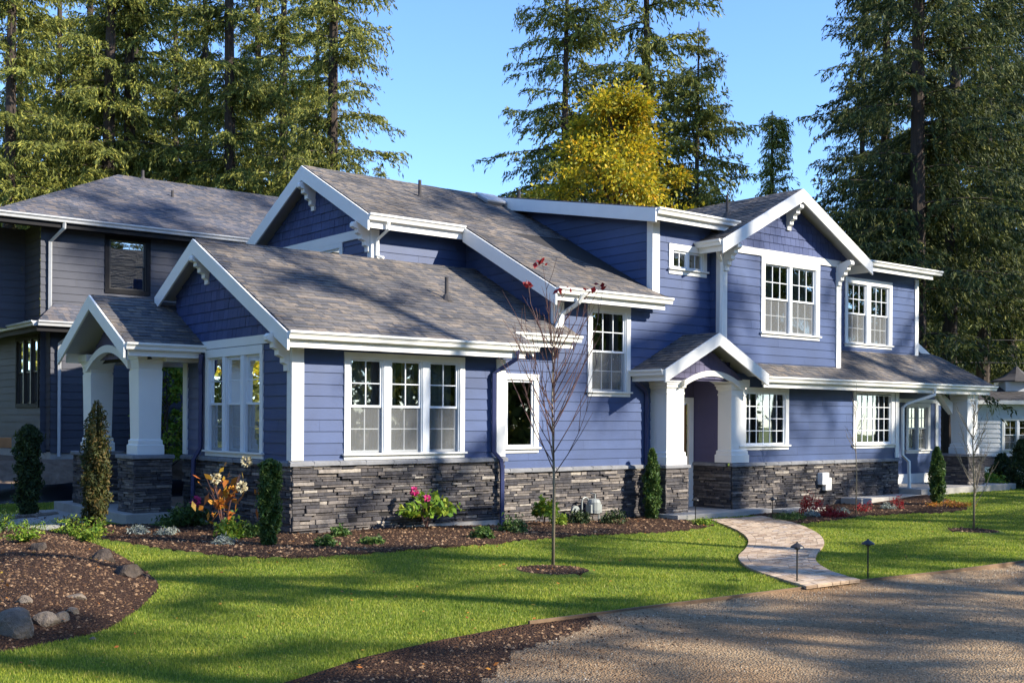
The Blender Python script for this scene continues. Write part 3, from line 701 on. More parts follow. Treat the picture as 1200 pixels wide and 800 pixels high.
# wing front slope: b measured along the slope
def sl(dv): return dv * k
roofplane(r1, (0, -.37, 3.05), (1, 0, 0), up, [(-.27, 0), (4.42, 0), (4.42, sl(.5)), (-.27, sl(.5))])
roofplane(r1, (0, .13, 3.31), (1, 0, 0), up, [(-.27, .0), (5.92, .0), (5.92, sl(.37)), (5.7, sl(.37)), (-.27, sl(.37))])
roofplane(r1, (0, .5, 3.5024), (1, 0, 0), up, [(-.27, 0), (5.7, 0), (5.7, sl(2.475)), (-.27, sl(2.475))])
roofplane(r1, (0, 4.62, 3.934), (1, 0, 0), dn_, [(-.27, 0), (5.7, 0), (5.7, sl(1.645)), (-.27, sl(1.645))])
R1 = r1.build('roof', roofm, H)
r2 = MB(); z2 = lambda v: 4.17 + S * (v - .13)
roofplane(r2, (0, .13, z2(.13)), (1, 0, 0), up, [(5.37, 0), (8.45, 0), (8.2, sl(.37)), (8.2, sl(2.8)), (5.37, sl(2.8))])
roofplane(r2, (0, 2.93, z2(2.93)), (1, 0, 0), up, [(3.14, 0), (8.2, 0), (8.2, sl(2.55)), (3.14, sl(2.55))])
roofplane(r2, (0, 8.02, z2(2.93)), (1, 0, 0), dn_, [(3.14, -.9), (19.2, -.9), (19.2, sl(2.54)), (3.14, sl(2.54))])
R2 = r2.build('roof', roofm, H)
r3 = MB(); sd_ = .19; kd = math.hypot(1, sd_)
roofplane(r3, (0, .13, 5.92), (1, 0, 0), (0, 1, sd_), [(7.95, 0), (10.6, 0), (12.3, 5.35 * kd), (7.95, 5.35 * kd)], thick=.05)
roofplane(r3, (0, .8, 5.72), (1, 0, 0), (0, 1, .2), [(13.9, 0), (19.35, 0), (19.35, 4.7 * 1.02), (12.4, 4.7 * 1.02)], thick=.05)
R3 = r3.build('roof', roofm, H)
r4 = MB(); zb = lambda u: 5.43 + S * (u - 9.55)
roofplane(r4, (9.55, 0, 5.43), (0, 1, 0), (1, 0, S), [(-.2, 0), (.6, 0), (5.2, 1.5), (5.2, sl(2.6)), (-.2, sl(2.6))])
roofplane(r4, (14.75, 0, 5.43), (0, 1, 0), (-1, 0, S), [(-.2, 0), (1.2, 0), (5.2, 1.0), (5.2, sl(2.6)), (-.2, sl(2.6))])
R4 = r4.build('roof', roofm, H)
r5 = MB()
roofplane(r5, (0, -.35, 2.70), (1, 0, 0), up, [(10.55, 0), (20.12, 0), (20.12, sl(.56)), (10.55, sl(.56))])
roofplane(r5, (0, .21, 2.9912), (1, 0, 0), up, [(14.1, 0), (20.12, 0), (20.12, sl(1.0)), (14.1, sl(1.0))])
roofplane(r5, (0, 1.21, 3.5112), (1, 0, 0), up, [(19.02, 0), (20.12, 0), (19.6, sl(.5)), (19.02, sl(.75))])
R5 = r5.build('roof', roofm, H)
r6 = MB()
roofplane(r6, (7.65, 0, 2.74), (0, 1, 0), (1, 0, .5), [(-.42, 0), (.5, 0), (.5, 1.52 * 1.118), (-.42, 1.52 * 1.118)])
roofplane(r6, (10.69, 0, 2.74), (0, 1, 0), (-1, 0, .5), [(-.42, 0), (.2, 0), (.5, .55), (.5, 1.52 * 1.118), (-.42, 1.52 * 1.118)])
R6 = r6.build('roof', roofm, H); tag(R6, 'small shingled gable roof over the front entry')
r7 = MB(); sp = .545; kp = math.hypot(1, sp)
roofplane(r7, (0, 3.1, 3.0), (1, 0, 0), (0, 1, sp), [(-1.4, 0), (-.02, 0), (.3, 1.65 * kp), (-1.4, 1.65 * kp)])
roofplane(r7, (0, 6.4, 3.0), (1, 0, 0), (0, -1, sp), [(-1.4, 0), (1.0, 0), (1.0, 1.65 * kp), (-1.4, 1.65 * kp)])
R7 = r7.build('roof', roofm, H); tag(R7, 'dark shingled gable roof over the side porch')
# roof vents
def pipe(R, u, v, z, hgt=.42, r=.035, name='vent_pipe'):
    mb = MB(); mb.lathe((u, v, z - .1), [(.13, .08), (.12, .1), (.055, .2), (r, .22), (r, .1 + hgt)], 10); mb.build(name, M['slate'], R, smooth=False)
pipe(R1, 3.77, 1.3, 3.9); pipe(R2, 5.37, 4.5, 6.38); pipe(R2, 8.08, 4.5, 6.44, .5, .04); pipe(R4, 11.1, 1.0, 6.2, .5, .03)
mb = MB(); Fb = frame((7.6, 4.95, 6.69), (1, 0, 0), Vector(up).normalized(), Vector((0, -S, 1)).normalized()); mb.fbox(Fb, -.22, .22, -.2, .2, 0, .06); mb.fbox(Fb, -.28, .28, -.25, .25, .062, .11); mb.build('roof_vent', M['alu'], R2, bevel=.01)

# ---- rake boards, fascia, friezes, corner boards
tr = Parts('rake_board', M['white'], H, .004)
FR = FU(-.27)
board(tr, (-.40, 3.02), (2.975, 4.785), .26, .002, .04, FR); board(tr, (4.62, 3.93), (2.975, 4.785), .26, .002, .04, FR)
FR2 = FU(3.14)
board(tr, (2.90, 5.60), (5.48, 6.945), .30, .002, .04, FR2); board(tr, (8.06, 5.60), (5.48, 6.945), .30, .002, .04, FR2)
FR3 = FU(5.37); board(tr, (.10, 4.14), (2.93, 5.61), .30, .002, .04, FR3)
FR4 = FU(7.95); board(tr, (.10, 5.90), (5.45, 6.915), .27, .002, .04, FR4)
FR5 = FV(-.2); board(tr, (9.52, 5.42), (12.15, 6.78), .28, .002, .04, FR5); board(tr, (14.78, 5.42), (12.15, 6.78), .28, .002, .04, FR5)
FR6 = FV(-.42); board(tr, (7.62, 2.73), (9.17, 3.50), .25, .002, .04, FR6); board(tr, (10.72, 2.73), (9.17, 3.50), .25, .002, .04, FR6)
FR7 = FU(-1.4); board(tr, (3.07, 2.99), (4.75, 3.90), .25, .002, .04, FR7); board(tr, (6.43, 2.99), (4.75, 3.90), .25, .002, .04, FR7)
fs = Parts('fascia', M['white'], H, .003)
def fasc(u0, u1, v, ztop, zbot): fs.box(u0, u1, v - .0, v + .03, zbot, ztop)
fasc(-.25, 4.26, -.345, 3.01, 2.81); fasc(4.40, 5.80, .155, 3.26, 3.07); fasc(3.16, 5.36, 2.955, 5.60, 5.36); fasc(5.39, 8.25, .155, 4.14, 3.935)
fasc(7.97, 10.45, .155, 5.89, 5.69); fasc(14.3, 19.15, .825, 5.69, 5.48); fasc(10.72, 19.95, -.325, 2.66, 2.46)
fasc(-1.33, -.08, 3.125, 2.97, 2.78); fasc(-1.3, .95, 6.36, 2.97, 2.78)
fs.box(7.675, 7.705, -.40, .49, 2.52, 2.71); fs.box(9.575, 9.605, -.18, .49, 5.20, 5.39); fs.box(14.695, 14.725, -.18, .9, 5.20, 5.39); fs.box(10.64, 10.66, -.40, -.33, 2.52, 2.7)
# stepped rake at the wing's right end
board(fs, (-.36, 3.02), (.16, 3.29), .17, -.02, .02, frame((4.41, 0, 0), (0, 1, 0), (0, 0, 1), (1, 0, 0)))
# white rake of the rear roof past the upper right corner
board(fs, (19.06, 3.86), (20.12, 3.36), .22, 0, .03, FV(1.22)) if False else board(fs, (19.12, 3.93), (20.16, 3.45), .2, 0, .03, FV(1.35))
fz = Parts('frieze_board', M['white'], H, .003)
fz.fbox(FU(0), 0.0, 3.30, 2.93, 3.07, .0, .04); fz.fbox(FU(3.44), 3.3, 7.6, 5.27, 5.45, 0, .04); fz.fbox(FV(.2), 9.98, 14.1, 5.29, 5.44, 0, .042); fz.fbox(FV(1.2), 17.9, 20.0, 2.26, 2.36, 0, .04); fz.fbox(FV(1.2), 16.3, 20.0, .14, .40, 0, .05); fz.fbox(FV(3.0), 20.0, 23.3, 2.26, 2.4, 0, .04); fz.fbox(FV(3.0), 20.0, 23.3, .14, .40, 0, .05)
cb = Parts('corner_board', M['white'], H, .003)
def corner(u, v, z0, z1, w=.15):
    cb_ = MB(); cb_.fbox(FV(v), u - .035, u + w, z0, z1, -.01, .035); cb_.fbox(FU(u), v - .034, v + w * .75, z0, z1, -.01, .034); cb_.build('corner_board', M['white'], H, bevel=.003)
corner(0, 0, 1.127, 2.93, .17); cb.fbox(FV(0), 3.88, 4.075, 1.127, 2.8, 0, .035); corner(3.44, 3.3, 4.75, 5.4); cb.fbox(FV(.5), 5.665, 5.85, 3.45, 3.95, 0, .05); cb.fbox(FU(5.7), .48, .62, 3.4, 3.95, 0, .035)
corner(8.25, .5, 4.3, 5.75, .17); corner(9.98, .2, 3.0, 5.35, .15); cb.fbox(FV(.2), 13.95, 14.13, 2.98, 5.29, 0, .036); cb.fbox(frame((14.1, 0, 0), (0, 1, 0), (0, 0, 1), (1, 0, 0)), .17, .3, 2.98, 5.3, 0, .034)
cb.fbox(FV(1.2), 18.87, 19.035, 3.5, 5.5, 0, .035); cb.fbox(FU(0), 3.82, 3.99, 1.127, 2.93, 0, .035); cb.fbox(FV(.05), 16.15, 16.30, .9, 2.5, 0, .035)
cb.fbox(FV(1.2), 19.9, 20.03, .4, 3.3, 0, .035); cb.fbox(FV(3.0), 22.9, 23.1, .4, 3.2, 0, .035)

# ---- gutters and downspouts
gutter('gutter', (-.29, -.347, 2.93), (4.50, -.347, 2.93), (0, -1, 0), H)
gutter('gutter', (4.34, .153, 3.18), (5.95, .153, 3.18), (0, -1, 0), H)
gutter('gutter', (3.12, 2.953, 5.50), (5.35, 2.953, 5.50), (0, -1, 0), H)
gutter('gutter', (5.36, .153, 4.05), (8.38, .153, 4.05), (0, -1, 0), H)
gutter('gutter', (7.96, .153, 5.80), (10.40, .153, 5.80), (0, -1, 0), H)
gutter('gutter', (14.75, .823, 5.60), (19.45, .823, 5.60), (0, -1, 0), H)
gutter('gutter', (10.74, -.327, 2.57), (20.15, -.327, 2.57), (0, -1, 0), H)
gutter('gutter', (7.672, -.41, 2.62), (7.672, .49, 2.62), (-1, 0, 0), H)
gutter('gutter', (9.572, -.19, 5.31), (9.572, .60, 5.31), (-1, 0, 0), H)
gutter('gutter', (-1.40, 3.122, 2.88), (-.03, 3.122, 2.88), (0, -1, 0), H)
def spout(pts, mat, r=.042):
    mb = MB(); mb.tube(pts, r, 4); o = mb.build('downspout', mat, H, bevel=.006); return o
spout([(4.04, -.40, 2.95), (4.03, -.40, 2.80), (3.86, -.15, 2.62), (3.78, -.08, 2.55), (3.78, -.08, 1.22), (3.90, -.13, 1.08), (3.92, -.14, .9), (3.92, -.14, -.05)], M['dkblue'], .048)
spout([(-.10, 3.06, 2.85), (-.10, 3.10, 2.6), (-.07, 3.14, 2.5), (-.07, 3.16, 1.25), (-.15, 3.25, 1.05), (-.15, 3.28, .2)], M['dkblue'], .045)
spout([(3.55, 2.88, 5.50), (3.55, 2.88, 5.36), (3.52, 3.22, 5.2), (3.52, 3.24, 4.9), (3.58, 3.1, 4.84)], M['gutter'], .04)
spout([(9.60, .0, 5.33), (9.62, .0, 5.22), (9.88, .12, 5.05), (9.90, .12, 4.9), (9.90, .14, 3.1)], M['gutter'], .045)
spout([(7.72, .38, 2.62), (7.72, .40, 2.5), (8.0, .44, 2.36), (8.05, .45, 2.25), (8.05, .45, -.1)], M['dkblue'], .045)
spout([(17.2, -.38, 2.6), (17.2, -.38, 2.42), (16.55, -.04, 2.2), (16.42, 0.0, 2.1), (16.42, 0.0, .95), (16.6, -.06, .8), (16.6, -.08, .05)], M['gutter'], .045)
spout([(21.2, 2.93, 2.5), (21.2, 2.93, .3)], M['dkblue'], .05)
spout([(5.95, -.0, 4.08), (5.9, .1, 3.92), (5.75, .38, 3.72), (5.62, .42, 3.45)], M['gutter'], .045)

# ---- brackets
BP = [(0, 0), (.30, .10), (.36, .10), (.40, .06), (.40, .0), (.34, -.03), (.30, -.03), (.30, -.11), (.22, -.14), (.22, -.22), (.13, -.25), (.13, -.33), (.07, -.36), (.07, -.45), (0, -.45)]
def bracket(F, a, z, w=.13, s=1.):
    mb = MB(); k_ = len(BP); vs_ = [F(a + da, z + b * s, n * s) for da in (-w / 2, w / 2) for n, b in BP]
    mb.add(vs_, [tuple(range(k_)), tuple(range(2 * k_ - 1, k_ - 1, -1))] + [(i, (i + 1) % k_, k_ + (i + 1) % k_, k_ + i) for i in range(k_)])
    mb.build('bracket', M['white'], H, bevel=.004)
bracket(FU(-.0), 2.975, 4.42, s=.85); bracket(FU(0), .10, 2.93, s=1.); bracket(FU(3.44), 5.48, 6.5); bracket(FU(3.44), 3.38, 5.42)
bracket(FV(.2), 12.15, 6.38); bracket(FV(.2), 10.08, 5.32); bracket(FV(.2), 14.03, 5.32); bracket(FV(1.0), 16.5, 2.62, s=.7)

# ---- windows
w, _ = window(H, FV(0), *wTrip, [1, 1, 1], cols=2, rows=(2, 2), head=.10, mull=.12, curtain=.95)  # pale curtains widened to brighten the black upper panes
w, _ = window(H, FU(0), *wGab, [1, 1, 1], cols=1, rows=(2, 2), head=.14, mull=.12, curtain=.9)
window(H, FV(.5), *wFix, [1], kind='fixed', cols=1, rows=(1,), casing=.11, curtain=0)
window(H, FV(.5), *wTall, [1], cols=3, rows=(2, 2), head=.12, casing=.11, curtain=.5)
window(H, FV(.5), *wDorm, [1, 1], kind='fixed', cols=2, rows=(1,), casing=.12, head=.13, mull=.05, sillh=.12, curtain=1)
window(H, FV(.2), *wBump, [1, 1], cols=3, rows=(2, 2), head=.15, casing=.13, curtain=.6)  # wide pale curtains added here to lighten the dark glass
window(H, FV(1.2), *wRup, [1, 1], cols=3, rows=(2, 2), head=.15, casing=.12, mull=.16, curtain=.4)
window(H, FV(.05), *wL1, [1], kind='fixed', cols=6, rows=(4,), casing=.11, head=.1, curtain=.8)
window(H, FV(.05), *wL2, [1], kind='fixed', cols=6, rows=(4,), casing=.13, head=.05, curtain=.8)
window(H, FV(1.2), *wRec, [1, 1], cols=2, rows=(2, 2), casing=.12, head=.1, mull=.04, curtain=.5)
window(H, FU(3.44), 4.35, 6.1, 4.35, 5.33, [1, 1], kind='fixed', cols=1, rows=(1,), casing=.12, head=.16, curtain=.5)

# ---- side porch: slab, piers, columns, arch
pc = MB(); pc.box(-1.33, .0, 3.2, 6.95, -.2, .17); pc.build('porch_slab', M['concrete'], H, bevel=.01)
pc = MB(); pc.box(-1.75, -1.335, 4.9, 6.9, -.2, .02); pc.build('step', M['concrete'], H, bevel=.01)
def pier(u0, u1, v0, v1, z0, z1):
    core = MB(); core.box(u0 + .03, u1 - .03, v0 + .03, v1 - .03, z0, z1); c = core.build('pier', M['mortar'], H)
    s_ = MB(); d = .03
    for F, a0, a1 in ((FV(v0 + d), u0, u1), (FU(u0 + d), v0, v1), (frame((0, v1 - d, 0), (1, 0, 0), (0, 0, 1), (0, 1, 0)), u0, u1), (frame((u1 - d, 0, 0), (0, 1, 0), (0, 0, 1), (1, 0, 0)), v0, v1)):
        stones(s_, F, [(a0, z0), (a1, z0), (a1, z1), (a0, z1)], proud=(.01, .05), ls=(.1, .38), hs=(.028, .07))
    s_.build('ledge_stones', M['stone'], c)
    cp = MB(); cp.box(u0 - .04, u1 + .04, v0 - .04, v1 + .04, z1, z1 + .07); cp.build('pier_cap', M['cap'], c, bevel=.015)
def column(u0, u1, v0, v1, z0, z1, tp=.02):
    mb = MB(); a = [(u0, v0), (u1, v0), (u1, v1), (u0, v1)]; cx = (u0 + u1) / 2; cy = (v0 + v1) / 2
    def ring(g, z): return [(x + math.copysign(g, x - cx), y + math.copysign(g, y - cy), z) for x, y in a]
    levels = [(.045, 0), (.045, .16), (.025, .17), (.025, .24), (.012, .25), (0, .26), (-tp, z1 - z0 - .24), (.01 - tp, z1 - z0 - .235), (.01 - tp, z1 - z0 - .20), (-tp, z1 - z0 - .195), (-tp, z1 - z0 - .13), (.03, z1 - z0 - .10), (.03, z1 - z0 - .05), (.05, z1 - z0 - .04), (.05, z1 - z0)]
    vs_ = []
    for g, z in levels: vs_ += ring(g, z0 + z)
    n = len(levels); mb.add(vs_, [(4 * i + j, 4 * i + (j + 1) % 4, 4 * i + 4 + (j + 1) % 4, 4 * i + 4 + j) for i in range(n - 1) for j in range(4)] + [(3, 2, 1, 0), tuple(4 * (n - 1) + j for j in range(4))])
    mb.build('column', M['white'], H, bevel=.004)
pier(-1.15, -.49, 3.35, 4.08, .17, 1.07); pier(-1.15, -.49, 5.72, 6.42, .17, 1.07)
column(-1.0, -.62, 3.52, 3.92, 1.14, 2.80); column(-1.0, -.62, 5.87, 6.27, 1.14, 2.80)
def arch(F, a0, a1, zend, zmid, band, n0, n1, name='arch'):
    mb = MB(); n = 20; m_ = (a0 + a1) / 2; hw = (a1 - a0) / 2
    lo = [(m_ + hw * t_, zend + (zmid - zend) * (1 - abs(t_) ** 2.0)) for t_ in np.linspace(-1, 1, n)]
    for (p, q) in zip(lo, lo[1:]):
        mb.prism(F, [(p[0], p[1]), (q[0], q[1]), (q[0], q[1] + band), (p[0], p[1] + band)], n0, n1)
    return mb.build(name, M['white'], H)
arch(FU(-1.0), 3.85, 5.93, 2.60, 2.92, .13, -.35, .08)
b_ = Parts('beam', M['white'], H); b_.box(-1.08, -.58, 3.2, 3.86, 2.801, 2.93); b_.box(-1.08, -.58, 5.92, 6.36, 2.801, 2.93); b_.box(-.6, -.02, 3.35, 3.7, 2.72, 2.86); b_.box(-.6, .9, 6.0, 6.3, 2.76, 2.9)
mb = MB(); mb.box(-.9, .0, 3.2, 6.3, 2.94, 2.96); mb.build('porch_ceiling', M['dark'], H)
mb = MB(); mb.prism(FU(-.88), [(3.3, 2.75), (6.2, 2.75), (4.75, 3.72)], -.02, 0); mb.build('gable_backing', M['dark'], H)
# ---- entry: slab, piers, columns, arch, door
pc = MB(); pc.box(8.02, 10.9, -.42, 1.05, -.5, -.06); pc.build('entry_slab', M['concrete'], H, bevel=.012)
pc = MB(); pc.box(10.95, 12.3, -.75, -.3, -.4, -.07); pc.build('step', M['concrete'], H, bevel=.012)
pc = MB(); pc.box(13.9, 16.9, -.55, .0, -.3, .03); pc.build('side_slab', M['concrete'], H, bevel=.012)
pier(8.13, 8.78, 0.0, .7, -.062, .82)
column(8.2, 8.70, .05, .62, .89, 2.52, 0); column(10.08, 10.56, -.0, .36, .895, 2.52, 0)
arch(FV(.0), 8.55, 10.25, 2.44, 2.66, .11, -.45, .10)
b_ = Parts('beam', M['white'], H); b_.box(8.12, 8.72, -.02, .64, 2.521, 2.62); b_.box(10.12, 10.62, -.04, .5, 2.521, 2.62)
dr = MB(); Fd = FV(1.05); dr.fbox(Fd, 9.02, 9.9, -.06, 2.1, -.06, -.02); dr.fbox(Fd, 9.12, 9.8, .15, .8, -.02, -.01); dr.fbox(Fd, 9.12, 9.8, .95, 1.95, -.02, -.008)
dd = dr.build('door', M['door'], H, bevel=.005)
dc = MB(); dc.fbox(Fd, 9.92, 10.06, -.06, 2.25, -.02, .04); dc.fbox(Fd, 8.86, 9.0, -.06, 2.25, -.02, .04); dc.fbox(Fd, 9.0, 9.92, 2.12, 2.25, -.02, .039); dc.build('door_casing', M['white'], dd)
hd = MB(); hd.tube([Fd(9.1, .95, .0), Fd(9.1, .95, .05), Fd(9.2, .95, .05)], .012, 6); hd.build('handle', M['steel'], dd)
# ---- far right porch corner
pc = MB(); pc.box(16.35, 20.9, -.55, 3.0, -.4, .16); pc.build('porch_slab', M['concrete'], H, bevel=.012)
pier(18.95, 19.75, -.3, .42, .16, .88); column(19.12, 19.6, -.16, .28, .95, 2.5, .02)
mb = MB(); mb.box(19.0, 19.7, -.28, 1.2, 2.5, 2.62); mb.build('beam', M['white'], H)
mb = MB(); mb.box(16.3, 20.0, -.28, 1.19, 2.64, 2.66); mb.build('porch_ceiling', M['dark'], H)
mb = MB(); mb.prism(FV(.2), [(17.9, 2.62), (18.2, 2.62), (18.95, 1.95), (18.95, 2.25), (18.6, 2.62)][:4], -.06, .06); mb.build('brace', M['white'], H)
# gas meter and electric box fixed to the wall
gm = MB(); gm.lathe((6.35, .22, -.05), [(.09, .12), (.16, .16), (.18, .25), (.18, .45), (.14, .52), (.05, .54)], 14); gm.box(6.15, 6.55, .12, .32, .12, .34)
g = gm.build('gas_meter', M['meter'], H, smooth=False, bevel=.01); g.scale = (.72, .72, .72); g.location = (1.85, .07, -.06)
gp = MB(); gp.tube([(6.0, .3, -.25), (6.0, .3, .42), (6.03, .3, .5), (6.12, .3, .53), (6.2, .3, .5), (6.23, .3, .42), (6.23, .3, .3)], .022, 8); gp.tube([(6.42, .25, .45), (6.42, .25, .6), (6.42, .42, .62)], .02, 8); gp.tube([(6.5, .2, .1), (6.5, .2, -.28)], .02, 6); gp.build('pipe', M['meter'], g)
gr_ = MB(); gr_.tube([(5.75, .32, .2), (5.75, .25, .2)], .13, 14); gr_.tube([(5.75, .25, .2), (5.75, .2, .2)], .07, 12); gr_.build('regulator', M['meter'], g)
eb = MB(); eb.box(13.05, 13.30, -.12, .02, .35, .62); eb.box(13.2, 13.42, -.10, .0, .22, .5); eb.build('utility_box', M['white'], H, bevel=.01)

# ================================================================== GREY NEIGHBOUR HOUSE (behind, left)
NB = empty('grey_house', W(0, 12.4, .75), YAW)
tag(NB, 'dark grey two storey house with white edged hip roof behind the side porch', 'house')
HH = NB
def NF(v): return frame((0, v, -.75), (1, 0, 0), (0, 0, 1), (0, -1, 0))
def NU(u): return frame((u, 0, -.75), (0, 1, 0), (0, 0, 1), (-1, 0, 0))
nw = (1.62, 2.62, 4.78, 6.20)                                # upper window measured on the wall: see below
mb = MB()
uA = .02
lapwall(mb, NF(0), [(uA, .93), (16, .93), (16, 6.32), (uA, 6.32)], [(1.56, 2.62, 4.84, 6.17)], z0=.93)
lapwall(mb, NU(uA), [(0, 3.9), (1.2, 3.9), (1.2, 6.32), (0, 6.32)], z0=.93)
lapwall(mb, NF(1.2), [(-.75, 3.9), (uA, 3.9), (uA, 6.32), (-.75, 6.32)], z0=.93)
lapwall(mb, NU(-.75), [(1.2, 4.2), (8, 4.2), (8, 6.32), (1.2, 6.32)], [(1.45, 3.3, 4.65, 6.2)], z0=.93)
lapwall(mb, NF(-.35), [(.15, .93), (16, .93), (16, 3.95), (.15, 3.95)], z0=.93)
lapwall(mb, NU(.15), [(-.35, 1.0), (8, 1.0), (8, 3.95), (-.35, 3.95)], [(.5, 2.3, 2.05, 3.72)], z0=.93)
mb.build('wall', M['grey'], HH)
def nroof(O, A, B, poly): m_ = MB(); roofplane(m_, (O[0], O[1], O[2] - .75), A, B, poly, e=.16); return m_
s_ = .48; ks = math.hypot(1, s_); RM = [M['roofblue'], M['roofdark'], M['black']]
m_ = MB()
roofplane(m_, (0, -.42, 6.42 - .75), (1, 0, 0), (0, 1, s_), [(-1.2, 0), (17, 0), (17, 4.55 * ks), (3.35, 4.55 * ks)], e=.16)
roofplane(m_, (-1.2, 0, 6.42 - .75), (0, 1, 0), (1, 0, s_), [(-.42, 0), (9, 0), (9, 2 * ks), (4.13, 4.55 * ks)], e=.16)
RN = m_.build('roof', RM, HH)
m_ = MB(); roofplane(m_, (0, -.85, 3.95 - .75), (1, 0, 0), (0, 1, .6), [(-.3, 0), (16, 0), (16, 1.0), (.35, 1.0)], e=.16)
roofplane(m_, (-.3, 0, 3.95 - .75), (0, 1, 0), (1, 0, .45), [(-.85, 0), (8, 0), (8, .55), (1.2, .55), (1.2, .36), (.0, .36)], e=.16); m_.build('lower_roof', RM, HH)
m_ = MB(); roofplane(m_, (-6.5, 8, 6.6 - .75), (1, 0, 0), (0, 1, .4), [(-6, 0), (8, 0), (8, 4), (-4, 4)], e=.16); m_.build('rear_roof', RM, HH)
gutter('gutter', (-1.2, -.425, 5.57), (17, -.425, 5.57), (0, -1, 0), HH, M['alu']); gutter('gutter', (-1.205, -.42, 5.57), (-1.205, 9, 5.57), (-1, 0, 0), HH, M['alu'])
gutter('gutter', (-.3, -.855, 3.10), (16, -.855, 3.10), (0, -1, 0), HH, M['alu']); gutter('gutter', (-.305, -.85, 3.10), (-.305, 8, 3.10), (-1, 0, 0), HH, M['alu'])
q = Parts('fascia', M['black'], HH); q.box(-1.2, 17, -.42, -.39, 5.45, 5.64); q.box(-1.198, -1.17, -.385, 9, 5.45, 5.64); q.box(-.3, 16, -.85, -.82, 2.98, 3.17); q.box(-.298, -.27, -.815, 8, 2.98, 3.17)
q = Parts('soffit', M['black'], HH); q.box(-1.16, 17, -.385, 0, 5.48, 5.50); q.box(-.26, 16, -.81, -.35, 3.0, 3.02)
def nspout(pts): m_ = MB(); m_.tube(pts, .045, 4); m_.build('downspout', M['alu'], HH)
nspout([(.42, -.47, 5.6), (.42, -.45, 5.45), (.22, -.08, 5.15), (.22, -.07, 3.45)])
nspout([(.55, -.9, 3.12), (.55, -.88, 3.0), (.33, -.44, 2.75), (.33, -.43, .1)])
pipe(RN, 4.3, 2.6, 7.0, .3, .04); pipe(RN, 4.0, 4.0, 7.75, .3, .04)
window(HH, NF(0), 1.52, 2.66, 4.80, 6.21, [1], cols=1, rows=(1, 1), casing=.11, head=.11, trim=M['black'], vinyl=M['steel'], curtain=.0, sill=False)
window(HH, NU(-.75), 1.4, 3.4, 4.6, 6.25, [1, 1], cols=1, rows=(1, 1), casing=.1, head=.1, trim=M['black'], vinyl=M['steel'], curtain=0, sill=False)
window(HH, NU(.15), .45, 2.35, 2.0, 3.75, [1, 1, 1], cols=1, rows=(1, 1), casing=.1, head=.1, trim=M['black'], vinyl=M['steel'], curtain=0, sill=False)
m_ = MB(); m_.box(.17, 16, -.33, -.05, -.4, .17); m_.box(.17, .45, -.30, 7.9, -.4, .2); m_.build('foundation', M['concrete'], HH)
m_ = MB(); m_.box(1.35, 1.5, -.45, -.36, .75, .95); m_.tube([(1.3, -.4, 1.0), (1.0, -.38, 1.1)], .01, 5); m_.build('wall_box', M['black'], HH)
# ---- white house far right
WX = 20.2; WY = 48.
WB = empty('white_house', (WX, WY, -1.1), math.radians(-4))
tag(WB, 'white clapboard house with cupola beyond the lawn, behind the far right porch', 'house')
m_ = MB(); FW = frame((0, 0, 0), (1, 0, 0), (0, 0, 1), (0, -1, 0)); hw = (.55, 1.85, 1.6, 3.05)
lapwall(m_, FW, [(-2, 0), (13, 0), (13, 3.75), (-2, 3.75)], [(.62, 1.78, 1.68, 2.95)], e=.2, t=.02)
lapwall(m_, frame((-2, 0, 0), (0, 1, 0), (0, 0, 1), (-1, 0, 0)), [(0, 0), (8, 0), (8, 3.75), (0, 3.75)], e=.2, t=.02)
m_.build('wall', M['whitehouse'], WB)
window(WB, FW, .55, 1.85, 1.6, 3.05, [1, 1], cols=2, rows=(2, 2), casing=.09, head=.1, curtain=.3)
window(WB, FW, 3.9, 5.2, 1.6, 3.05, [1, 1], cols=2, rows=(2, 2), casing=.09, head=.1, curtain=.3)
m_ = MB(); roofplane(m_, (0, -.9, .98), (1, 0, 0), (0, 1, .5), [(-2.2, 0), (13, 0), (13, 1.05), (-2.2, 1.05)], e=.2); m_.build('lower_roof', [M['slate'], M['slate'], M['white']], WB)
m_ = MB(); m_.box(-2.2, 13, -.93, -.91, .78, 1.0); m_.build('fascia', M['white'], WB)
m_ = MB(); m_.box(-2.3, 13, -.35, -.33, 3.62, 3.8); m_.build('fascia', M['white'], WB)
m_ = MB(); roofplane(m_, (0, -.35, 3.78), (1, 0, 0), (0, 1, .3), [(-2.3, 0), (13, 0), (13, 2.4), (-2.3, 2.4)], e=.2); m_.build('roof', [M['slate'], M['slate'], M['white']], WB)
m_ = MB(); m_.box(1.05, 2.45, 1.0, 2.4, 3.9, 4.62); m_.build('cupola', M['whitehouse'], WB)
m_ = MB(); cx, cy = 1.75, 1.7
prof = [(1.08, 4.62), (1.05, 4.67), (.66, 4.82), (.4, 4.97), (.18, 5.16), (.03, 5.32)]
for i in range(len(prof) - 1):
    (r0, z0), (r1_, z1) = prof[i:i + 2]; n8 = 8
    vs_ = [(cx + r * math.cos(math.pi * 2 * (j + .5) / n8), cy + r * math.sin(math.pi * 2 * (j + .5) / n8), z) for r, z in ((r0, z0), (r1_, z1)) for j in range(n8)]
    m_.add(vs_, [(j, (j + 1) % n8, n8 + (j + 1) % n8, n8 + j) for j in range(n8)])
m_.build('cupola_roof', M['slate'], WB)
m_ = MB(); m_.tube([(cx, cy, 5.3), (cx, cy, 5.95)], .018, 6); m_.box(cx - .2, cx + .2, cy - .01, cy + .01, 5.7, 5.73); m_.box(cx - .22, cx - .05, cy - .011, cy + .011, 5.73, 5.84); m_.build('weather_vane', M['steel'], WB)

